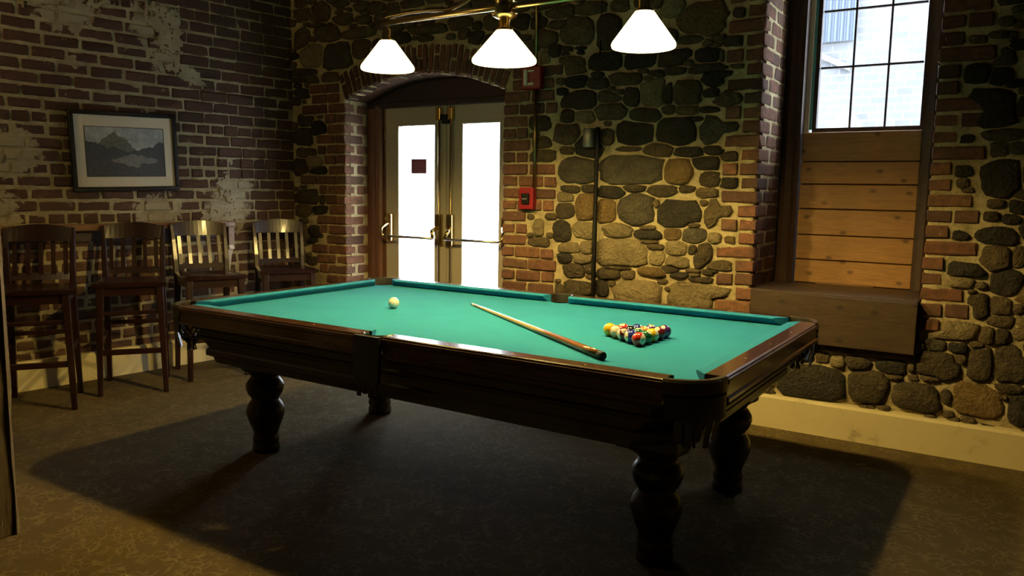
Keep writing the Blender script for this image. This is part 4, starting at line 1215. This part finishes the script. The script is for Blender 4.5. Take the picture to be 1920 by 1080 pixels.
BC = {1: (0.80, 0.52, 0.02), 2: (0.02, 0.03, 0.25), 3: (0.55, 0.03, 0.015), 4: (0.075, 0.02, 0.16), 5: (0.75, 0.22, 0.02), 6: (0.015, 0.13, 0.045), 7: (0.15, 0.012, 0.015), 8: (0.01, 0.01, 0.01)}
CN = {1: 'yellow', 2: 'blue', 3: 'red', 4: 'purple', 5: 'orange', 6: 'green', 7: 'maroon', 8: 'black'}
WHERE = {(0, 0): 'at the rack corner nearest the cue', (4, 0): 'at the left corner of the racked balls', (0, 4): 'at the right corner of the racked balls'}
RACK = {(0, 0): 11, (1, 0): 10, (2, 0): 15, (3, 0): 13, (4, 0): 1, (0, 1): 6, (0, 2): 9, (0, 3): 7, (0, 4): 4, (1, 1): 14, (1, 2): 5, (2, 1): 8, (3, 1): 3, (2, 2): 2, (1, 3): 12}
F0 = Vector((-1.258, 2.893)); a_ = R(146)
dL = Vector((cos(a_), sin(a_))) * RB * 2.008
dR = Vector((cos(a_ - pi / 3), sin(a_ - pi / 3))) * RB * 2.008
for (i, j), nb in RACK.items():
    p = F0 + dL * i + dR * j
    col = BC[(nb - 1) % 8 + 1]; cn = CN[(nb - 1) % 8 + 1]
    st = nb > 8
    o = mesh_ob('billiard_ball', sphere_me('billiard_ball', RB, ball_mat('ball_%s_%s' % (cn, 'stripe' if st else 'solid'), col, st)))
    o.location = (p.x, p.y, ZB + RB)
    rb = random.Random(nb)
    e = (0, 0, 0)
    vw, rt = Vector((0.39, -0.92, 0.0)), Vector((0.84, 0.54, 0.0))
    if st:
        ax = {11: rt + vw * 0.75, 9: rt + vw * 0.45, 10: vw * 0.12 - rt, 13: vw + Vector((0, 0, 0.5)) - rt * 0.4, 14: rt + vw * 0.2, 12: rt - vw * 0.2, 15: rt + Vector((0, 0, 0.1))}[nb]
        e = Vector((0, 0, 1)).rotation_difference(ax.normalized()).to_euler()
    o.rotation_euler = e
    tag(o, ('white billiard ball with a %s stripe' if st else 'solid %s billiard ball') % cn + ' ' + WHERE.get((i, j), 'within the racked triangle'), 'ball', 'racked billiard balls')
    sp = mesh_ob('number_spot', CAP, None, o)
    d = Vector((rb.uniform(-0.3, 0.7), rb.uniform(-0.8, 0.2), rb.uniform(0.55, 1.0))).normalized()
    if nb in (1,): d = Vector((0.2, 0.9, 0.5)).normalized()
    if nb in (11, 10, 9): d = (rt * 0.2 - vw + Vector((0, 0, 0.2))).normalized()
    if st:   # on the middle of the stripe
        inv = o.rotation_euler.to_matrix().inverted()
        dl = inv @ d; dl.z = 0; dl.normalize()
    else:
        dl = d
    sp.rotation_euler = Vector((0, 0, 1)).rotation_difference(dl).to_euler()
    nm = mesh_ob('number', number_me(str(nb)), None, sp)
    nm.location = (0, 0, RB * 1.006)
    nm.rotation_euler = (0, 0, rb.uniform(-1, 1))
o = mesh_ob('cue_ball', sphere_me('cue_ball', RB, mat('ivory_ball', (0.82, 0.78, 0.62), 0.12, coat=0.6)))
o.location = (-2.690, 3.045, ZB + RB)
tag(o, 'plain ivory white cue ball lying alone near the left end of the cloth', 'ball')

M_MAPLE = m_wood('pale_maple', (0.55, 0.34, 0.10), (0.72, 0.50, 0.18), 0.25, (20, 20, 1.5), coat=0.4, bump=0.02)
M_BUTT = m_wood('brown_cue_butt', (0.20, 0.075, 0.02), (0.34, 0.14, 0.035), 0.22, (20, 20, 1.5), coat=0.5, bump=0.02)
p_tip, p_butt = Vector((-2.446, 3.391, ZB + 0.0065)), Vector((-1.250, 2.560, ZB + 0.0165))
CLEN = (p_tip - p_butt).length
cue = empty('pool_cue', p_butt)
cue.rotation_euler = Vector((0, 0, 1)).rotation_difference((p_tip - p_butt).normalized()).to_euler()
tag(cue, 'maple pool cue with brown butt lying diagonally across the green cloth', 'cue')
def rr_(z): return 0.0160 - (0.0160 - 0.0062) * (z / CLEN) ** 1.05
lathe('shaft', [(rr_(z), z) for z in [0.38 + (CLEN - 0.44) * k / 10 for k in range(11)]], M_MAPLE, cue, n=16)
bm = bmesh.new()
rings = []
NB = 16
for z in (0.03, 0.15, 0.30, 0.42):
    rings.append([bm.verts.new(((rr_(z) + 0.0004) * cos(2 * pi * k / NB), (rr_(z) + 0.0004) * sin(2 * pi * k / NB), z)) for k in range(NB)])
zt = [0.47 + 0.16 * (1 - abs((k % 4) - 2) / 2) for k in range(NB)]
rings.append([bm.verts.new(((rr_(zt[k]) + 0.0004) * cos(2 * pi * k / NB), (rr_(zt[k]) + 0.0004) * sin(2 * pi * k / NB), zt[k])) for k in range(NB)])
for r0, r1 in zip(rings, rings[1:]):
    for k in range(NB):
        bm.faces.new((r0[k], r0[(k + 1) % NB], r1[(k + 1) % NB], r1[k]))
bm.faces.new(rings[0][::-1])
from_bm('butt', bm, M_BUTT, cue, True)
lathe('end_cap', [(0.0, 0.0), (0.013, 0.0), (0.0162, 0.004), (0.0164, 0.031)], M_BLACK, cue, n=16)
lathe('ferrule', [(0.0064, CLEN - 0.06), (0.0062, CLEN - 0.012)], M_WHITEP, cue, n=14)
lathe('tip', [(0.0062, CLEN - 0.012), (0.006, CLEN - 0.004), (0.0, CLEN)], mat('blue_chalk_leather', (0.10, 0.12, 0.16), 0.9), cue, n=14)

# ------------------------------------------------------------------ bar stools
def make_stool():
    root = empty('bar_stool', (0, 0, 0))
    HX, HY = 0.195, 0.178
    # seat: saddle shaped slab
    bm = bmesh.new()
    nx, ny = 8, 8
    top, bot = {}, {}
    for i in range(nx + 1):
        for j in range(ny + 1):
            u, v = i / nx * 2 - 1, j / ny * 2 - 1
            w = 0.205 + 0.015 * u
            x, y = u * 0.212, v * w
            edge = max(abs(u), abs(v))
            z = 0.735 - 0.010 * (1 - u * u) * (1 - v * v) * (0.7 + 0.3 * cos(v * pi)) - (0.008 if edge > 0.99 else 0)
            top[i, j] = bm.verts.new((x, y, z)); bot[i, j] = bm.verts.new((x * 0.985, y * 0.985, 0.703))
    for i in range(nx):
        for j in range(ny):
            bm.faces.new((top[i, j], top[i + 1, j], top[i + 1, j + 1], top[i, j + 1]))
            bm.faces.new((bot[i, j], bot[i, j + 1], bot[i + 1, j + 1], bot[i + 1, j]))
    for i in range(nx):
        bm.faces.new((top[i, 0], bot[i, 0], bot[i + 1, 0], top[i + 1, 0])); bm.faces.new((top[i, ny], top[i + 1, ny], bot[i + 1, ny], bot[i, ny]))
    for j in range(ny):
        bm.faces.new((top[0, j], top[0, j + 1], bot[0, j + 1], bot[0, j])); bm.faces.new((top[nx, j], bot[nx, j], bot[nx, j + 1], top[nx, j + 1]))
    from_bm('seat', bm, M_STOOL, root, False)
    def leg(x0, y0, x1, y1, z1, w0, w1):
        bm = bmesh.new()
        a = [bm.verts.new((x0 + sx * w0, y0 + sy * w0, 0.0)) for sx, sy in ((-1, -1), (1, -1), (1, 1), (-1, 1))]
        b = [bm.verts.new((x1 + sx * w1, y1 + sy * w1, z1)) for sx, sy in ((-1, -1), (1, -1), (1, 1), (-1, 1))]
        for i in range(4):
            bm.faces.new((a[i], a[(i + 1) % 4], b[(i + 1) % 4], b[i]))
        bm.faces.new(a[::-1]); bm.faces.new(b)
        bmesh.ops.bevel(bm, geom=bm.edges[:], offset=0.004, segments=1, affect='EDGES')
        from_bm('leg', bm, M_STOOL, root)
    for sy in (-1, 1):
        leg(0.212, sy * 0.195, 0.180, sy * 0.175, 0.704, 0.0155, 0.022)
        leg(-0.222, sy * 0.185, -0.185, sy * 0.172, 0.704, 0.0155, 0.021)
    # back posts, raked backwards
    for sy in (-1, 1):
        bm = bmesh.new()
        pts = [(-0.185, sy * 0.178, 0.70), (-0.198, sy * 0.180, 0.82), (-0.225, sy * 0.183, 0.96), (-0.258, sy * 0.186, 1.078)]
        rings = []
        for k, (x, y, z) in enumerate(pts):
            w = (0.020, 0.019, 0.017, 0.015)[k]
            rings.append([bm.verts.new((x + a * w, y + b * w * 0.9, z)) for a, b in ((-1, -1), (1, -1), (1, 1), (-1, 1))])
        for r0, r1 in zip(rings, rings[1:]):
            for k in range(4):
                bm.faces.new((r0[k], r0[(k + 1) % 4], r1[(k + 1) % 4], r1[k]))
        bm.faces.new(rings[0][::-1]); bm.faces.new(rings[-1])
        bmesh.ops.bevel(bm, geom=bm.edges[:], offset=0.004, segments=1, affect='EDGES')
        from_bm('back_post', bm, M_STOOL, root)
    # curved top rail, lower rail
    def crail(name, z0, z1f, xc, bow, arch, th):
        bm = bmesh.new()
        prev = None
        n = 12
        for i in range(n + 1):
            v = i / n * 2 - 1
            y = v * 0.178
            x = xc - bow * (1 - v * v)
            zt_ = z1f + arch * (1 - v * v)
            q = [bm.verts.new(p) for p in ((x - th, y, z0), (x + th, y, z0), (x + th - 0.022, y, zt_), (x - th - 0.022, y, zt_))]
            if prev:
                for k in range(4):
                    bm.faces.new((prev[k], prev[(k + 1) % 4], q[(k + 1) % 4], q[k]))
            else:
                bm.faces.new(q)
            prev = q
        bm.faces.new(prev[::-1])
        o = from_bm(name, bm, M_STOOL, root, False)
    crail('top_rail', 0.992, 1.078, -0.228, 0.030, 0.022, 0.010)
    crail('lower_rail', 0.752, 0.795, -0.186, 0.018, 0.0, 0.010)
    for k in range(5):
        v = (k - 2) / 2.55
        y = v * 0.178
        b0, b1 = 0.018 * (1 - v * v), 0.030 * (1 - v * v)
        bm = bmesh.new()
        pts = [(-0.195 - b0, 0.785), (-0.205 - (b0 + b1) / 2, 0.86), (-0.222 - b1, 0.94), (-0.236 - b1, 1.0)]
        prev = None
        for x, z in pts:
            w = 0.0125
            q = [bm.verts.new(p) for p in ((x - 0.005, y - w, z), (x + 0.005, y - w, z), (x + 0.005, y + w, z), (x - 0.005, y + w, z))]
            if prev:
                for k2 in range(4):
                    bm.faces.new((prev[k2], prev[(k2 + 1) % 4], q[(k2 + 1) % 4], q[k2]))
            else:
                bm.faces.new(q)
            prev = q
        bm.faces.new(prev[::-1])
        from_bm('slat', bm, M_STOOL, root)
    # aprons under the seat
    box('apron', 0.168, 0.188, -0.16, 0.16, 0.645, 0.704, M_STOOL, root)
    box('apron', -0.190, -0.170, -0.155, 0.155, 0.645, 0.704, M_STOOL, root)
    for sy in (-1, 1):
        y = sy * 0.172
        box('apron', -0.17, 0.168, y - 0.010, y + 0.010, 0.645, 0.704, M_STOOL, root)
    # stretchers
    box('stretcher', 0.187, 0.205, -0.180, 0.180, 0.262, 0.298, M_STOOL, root, 0.003)
    box('stretcher', -0.214, -0.198, -0.172, 0.172, 0.40, 0.428, M_STOOL, root, 0.003)
    box('stretcher', 0.176, 0.192, -0.172, 0.172, 0.520, 0.545, M_STOOL, root, 0.003)
    for sy in (-1, 1):
        y = sy * 0.183
        box('stretcher', -0.20, 0.192, y - 0.008, y + 0.008, 0.335, 0.365, M_STOOL, root, 0.003)
    return root
SP = [(-5.015, 2.425, -34, 'dark cherry slat-back bar stool nearest the timber post'),
      (-4.955, 3.005, -36, 'dark cherry slat-back bar stool second from the timber post'),
      (-4.91, 3.56, -22, 'dark cherry slat-back bar stool third from the timber post, close to the table corner'),
      (-4.83, 4.19, -30, 'dark cherry slat-back bar stool in the corner nearest the door')]
stool = make_stool()
for k, (x, y, a, lab) in enumerate(SP):
    s_ = stool if k == 0 else copy_tree(stool)
    s_.location = (x, y, 0); s_.rotation_euler = (0, 0, R(a))
    tag(s_, lab, 'stool', 'bar stools along the brick wall')

# ------------------------------------------------------------------ drinks ledge on the left wall
ledge = empty('drinks_ledge', (CORNER[0], CORNER[1], 0), LANG)
tag(ledge, 'narrow wooden drinks ledge fixed to the brick wall behind the stools', 'ledge')
box('shelf_board', -3.6, -0.62, -0.10, -0.012, 1.040, 1.085, M_LEDGE, ledge, 0.006)
box('back_cleat', -3.6, -0.64, -0.035, -0.012, 0.965, 1.038, M_FRAME, ledge)
for u in (-0.655, -2.26, -3.5):
    pl = [(-0.012, 1.040), (-0.09, 1.040), (-0.09, 0.90)]
    for i in range(9):
        t = i / 8
        pl.append((-0.09 + 0.076 * t, 0.90 - 0.18 * t ** 2.2))
    pl.append((-0.012, 0.72))
    bm = bmesh.new()
    add_prism(bm, pl, 'x', u - 0.02, u + 0.02)
    br = from_bm('bracket', bm, M_FRAME, ledge)
    wl = [(-0.088 + 0.074 * i / 8, 0.90 - 0.18 * (i / 8) ** 2.2) for i in range(9)]
    bm = bmesh.new()
    add_prism(bm, wl + [(p[0] - 0.012, p[1] - 0.030) for p in wl[::-1]], 'x', u - 0.021, u + 0.021)
    from_bm('white_edging', bm, M_LINER, br)
    box('front_edge', u - 0.024, u + 0.024, -0.096, -0.088, 0.90, 1.038, M_LEDGE, br)

# ------------------------------------------------------------------ framed picture
pic = empty('framed_picture', (CORNER[0], CORNER[1], 0), LANG)
P0, P1, PZ0, PZ1 = -1.790, -1.045, 1.312, 1.860
pc = ((P0 + P1) / 2, (PZ0 + PZ1) / 2)
pic.location = lw(pc[0], pc[1]); pic.rotation_euler = (0, R(-1.4), 0)
pic.rotation_euler = (Matrix.Rotation(LANG, 3, 'Z') @ Matrix.Rotation(R(-1.5), 3, 'Y')).to_euler()
tag(pic, 'black framed landscape print with cream mat on the brick wall', 'picture')
hw, hz = (P1 - P0) / 2, (PZ1 - PZ0) / 2
M_PFR = mat('black_picture_frame', (0.008, 0.007, 0.008), 0.25, coat=0.4)
for a, b, c, d in ((-hw, hw, hz - 0.030, hz), (-hw, hw, -hz, -hz + 0.030), (-hw, -hw + 0.030, -hz + 0.03, hz - 0.03), (hw - 0.030, hw, -hz + 0.03, hz - 0.03)):
    box('frame_bar', a, b, -0.052, -0.018, c, d, M_PFR, pic, 0.004)
M_MATB = mat('cream_mat_board', (0.72, 0.62, 0.43), 0.8)
box('mat_board', -hw + 0.028, hw - 0.028, -0.036, -0.030, -hz + 0.028, hz - 0.028, M_MATB, pic)
def m_print():
    m = mat('landscape_print', (0.3, 0.3, 0.3), 0.6)
    n = NT(m)
    tc = n.n('ShaderNodeTexCoord'); sp = n.n('ShaderNodeSeparateXYZ')
    n.l(tc.outputs['Object'], sp.inputs[0])
    x, z = sp.outputs['X'], sp.outputs['Z']
    f = n.noise(tc.outputs['Object'], 16, 5, 0.6)
    g = n.noise(tc.outputs['Object'], 60, 3, 0.7)
    jit = n.math('MULTIPLY', n.math('SUBTRACT', f, 0.5), 0.09)
    zz = n.math('ADD', z, jit)
    def below(h): return n.math('LESS_THAN', zz, h)
    sky = n.ramp(f, [(0.35, (0.28, 0.275, 0.25)), (0.7, (0.52, 0.50, 0.44))])
    peak = n.math('SUBTRACT', 0.135, n.math('MULTIPLY', n.math('ABSOLUTE', n.math('ADD', x, 0.085)), 0.72))
    mtn = n.ramp(g, [(0.3, (0.07, 0.065, 0.045)), (0.7, (0.20, 0.18, 0.11))])
    c = n.mix(below(peak), sky, mtn)
    ridge = n.math('ADD', 0.005, n.math('MULTIPLY', n.math('ABSOLUTE', n.math('ADD', x, 0.0)), 0.22))
    low = n.ramp(g, [(0.3, (0.028, 0.027, 0.026)), (0.75, (0.085, 0.08, 0.07))])
    c = n.mix(below(ridge), c, low)
    dx = n.math('ABSOLUTE', n.math('SUBTRACT', x, 0.055))
    dz = n.math('ABSOLUTE', n.math('ADD', zz, 0.062))
    lk = n.math('ADD', n.math('MULTIPLY', dx, 6.2), n.math('MULTIPLY', dz, 24.0))
    lake = n.ramp(g, [(0.3, (0.15, 0.14, 0.12)), (0.7, (0.27, 0.25, 0.22))])
    c = n.mix(n.math('LESS_THAN', lk, 1.1), c, lake)
    n.color(c)
    return m
box('print', -0.272, 0.272, -0.0375, -0.0362, -0.170, 0.165, m_print(), pic)
M_LINE = mat('dark_mat_line', (0.03, 0.025, 0.015), 0.7)
for a, b, c, d in ((-0.276, 0.276, 0.165, 0.169), (-0.276, 0.276, -0.174, -0.170), (-0.276, -0.272, -0.17, 0.165), (0.272, 0.276, -0.17, 0.165)):
    box('mat_bevel', a, b, -0.0385, -0.036, c, d, M_LINE, pic)

# ------------------------------------------------------------------ things fixed to the stone wall
ws = empty('fire_strobe', (-2.835, YB - 0.02, 2.105))
tag(ws, 'square red fire alarm strobe with clear lens above the conduit', 'fire alarm')
box('housing', -0.072, 0.078, -0.055, 0.0, -0.075, 0.075, M_RED, ws, 0.008, 2)
box('lens_bar', -0.045, -0.018, -0.075, -0.052, -0.052, 0.052, M_WHITEP, ws, 0.006, 2)
box('lens_foot', -0.018, 0.030, -0.064, -0.052, -0.050, -0.032, M_WHITEP, ws, 0.003)
box('lens_head', -0.018, 0.030, -0.064, -0.052, 0.036, 0.050, M_WHITEP, ws, 0.003)
ps = empty('fire_pull_station', (-2.862, YB - 0.02, 1.305))
tag(ps, 'red manual fire alarm station with black handle beside the door', 'fire alarm')
box('housing', -0.056, 0.056, -0.045, 0.0, -0.074, 0.074, M_RED, ps, 0.006, 2)
box('handle', -0.030, 0.030, -0.060, -0.043, -0.040, 0.034, M_BLACK, ps, 0.006, 2)
box('handle_grip', -0.020, 0.020, -0.068, -0.058, -0.010, 0.002, M_GREY, ps, 0.003)
bm = bmesh.new(); add_lathe(bm, [(0.0, 0.004), (0.006, 0.003), (0.006, 0.0)], (0, 0, 0), 10, False)
o = from_bm('key_lock', bm, M_CHROME, ps, True); o.location = (0.0, -0.045, 0.056); o.rotation_euler = (R(90), 0, 0)
cd = tube('conduit', [(0, 0, 0), (-0.003, 0, -0.66)], 0.012, M_OLDBR, None)
cd.location = (-2.812, YB - 0.035, 2.035)
tag(cd, 'brass coloured conduit running down from the fire strobe to the pull station', 'conduit')
cd = tube('conduit', [(0, 0, 0), (0, 0, ZC - 2.178)], 0.011, M_OLDBR, None)
cd.location = (-2.818, YB - 0.035, 2.178)
tag(cd, 'brass coloured conduit rising from the fire strobe to the ceiling', 'conduit')
jb = empty('wall_junction_box', (-2.375, YB - 0.04, 1.70))
tag(jb, 'small grey metal box on the stone wall with black pipe below', 'junction box')
lathe('can', [(0.0, -0.062), (0.036, -0.060), (0.040, -0.055), (0.040, 0.055), (0.036, 0.060), (0.0, 0.062)], M_GREY, jb, (-0.012, -0.03, 0), 18)
box('mount_plate', -0.058, 0.045, 0.0, 0.012, -0.062, 0.062, M_BLACK, jb, 0.003)
bm = bmesh.new()
add_tube(bm, [(0.050, -0.03, 0.065), (0.048, -0.03, -0.02), (0.046, -0.028, -0.6), (0.048, -0.026, -1.50)], 0.0155, 10)
from_bm('black_pipe', bm, M_BLACK, jb, True)
cb = tube('wall_cable', [(0, 0, 0), (0.004, 0, -0.35), (0, 0, -0.78)], 0.006, M_BLACK, None)
cb.location = (-2.345, YB - 0.03, ZC)
tag(cb, 'thin black cable hanging down the upper stone wall', 'cable')

# ------------------------------------------------------------------ timber post
bm = bmesh.new()
rp = random.Random(5)
rings = []
for k in range(21):
    z = ZC * k / 20
    q = []
    for sx, sy in ((-1, -1), (1, -1), (1, 1), (-1, 1)):
        for t in (0, 1):
            cx, cy = 0.11 - 0.014 * (1 if (t == 0) == (sx * sy > 0) else 0), 0.12 - 0.014 * (0 if (t == 0) == (sx * sy > 0) else 1)
            q.append(bm.verts.new((sx * cx + rp.uniform(-0.004, 0.004), sy * cy + rp.uniform(-0.004, 0.004), z)))
    rings.append(q)
for r0, r1 in zip(rings, rings[1:]):
    for k in range(8):
        bm.faces.new((r0[k], r0[(k + 1) % 8], r1[(k + 1) % 8], r1[k]))
bm.faces.new(rings[0][::-1]); bm.faces.new(rings[-1])
o = from_bm('timber_post', bm, M_POST)
o.location = (-3.300, 1.312, 0)
tag(o, 'rough brown timber post standing on the carpet at the left edge', 'post')
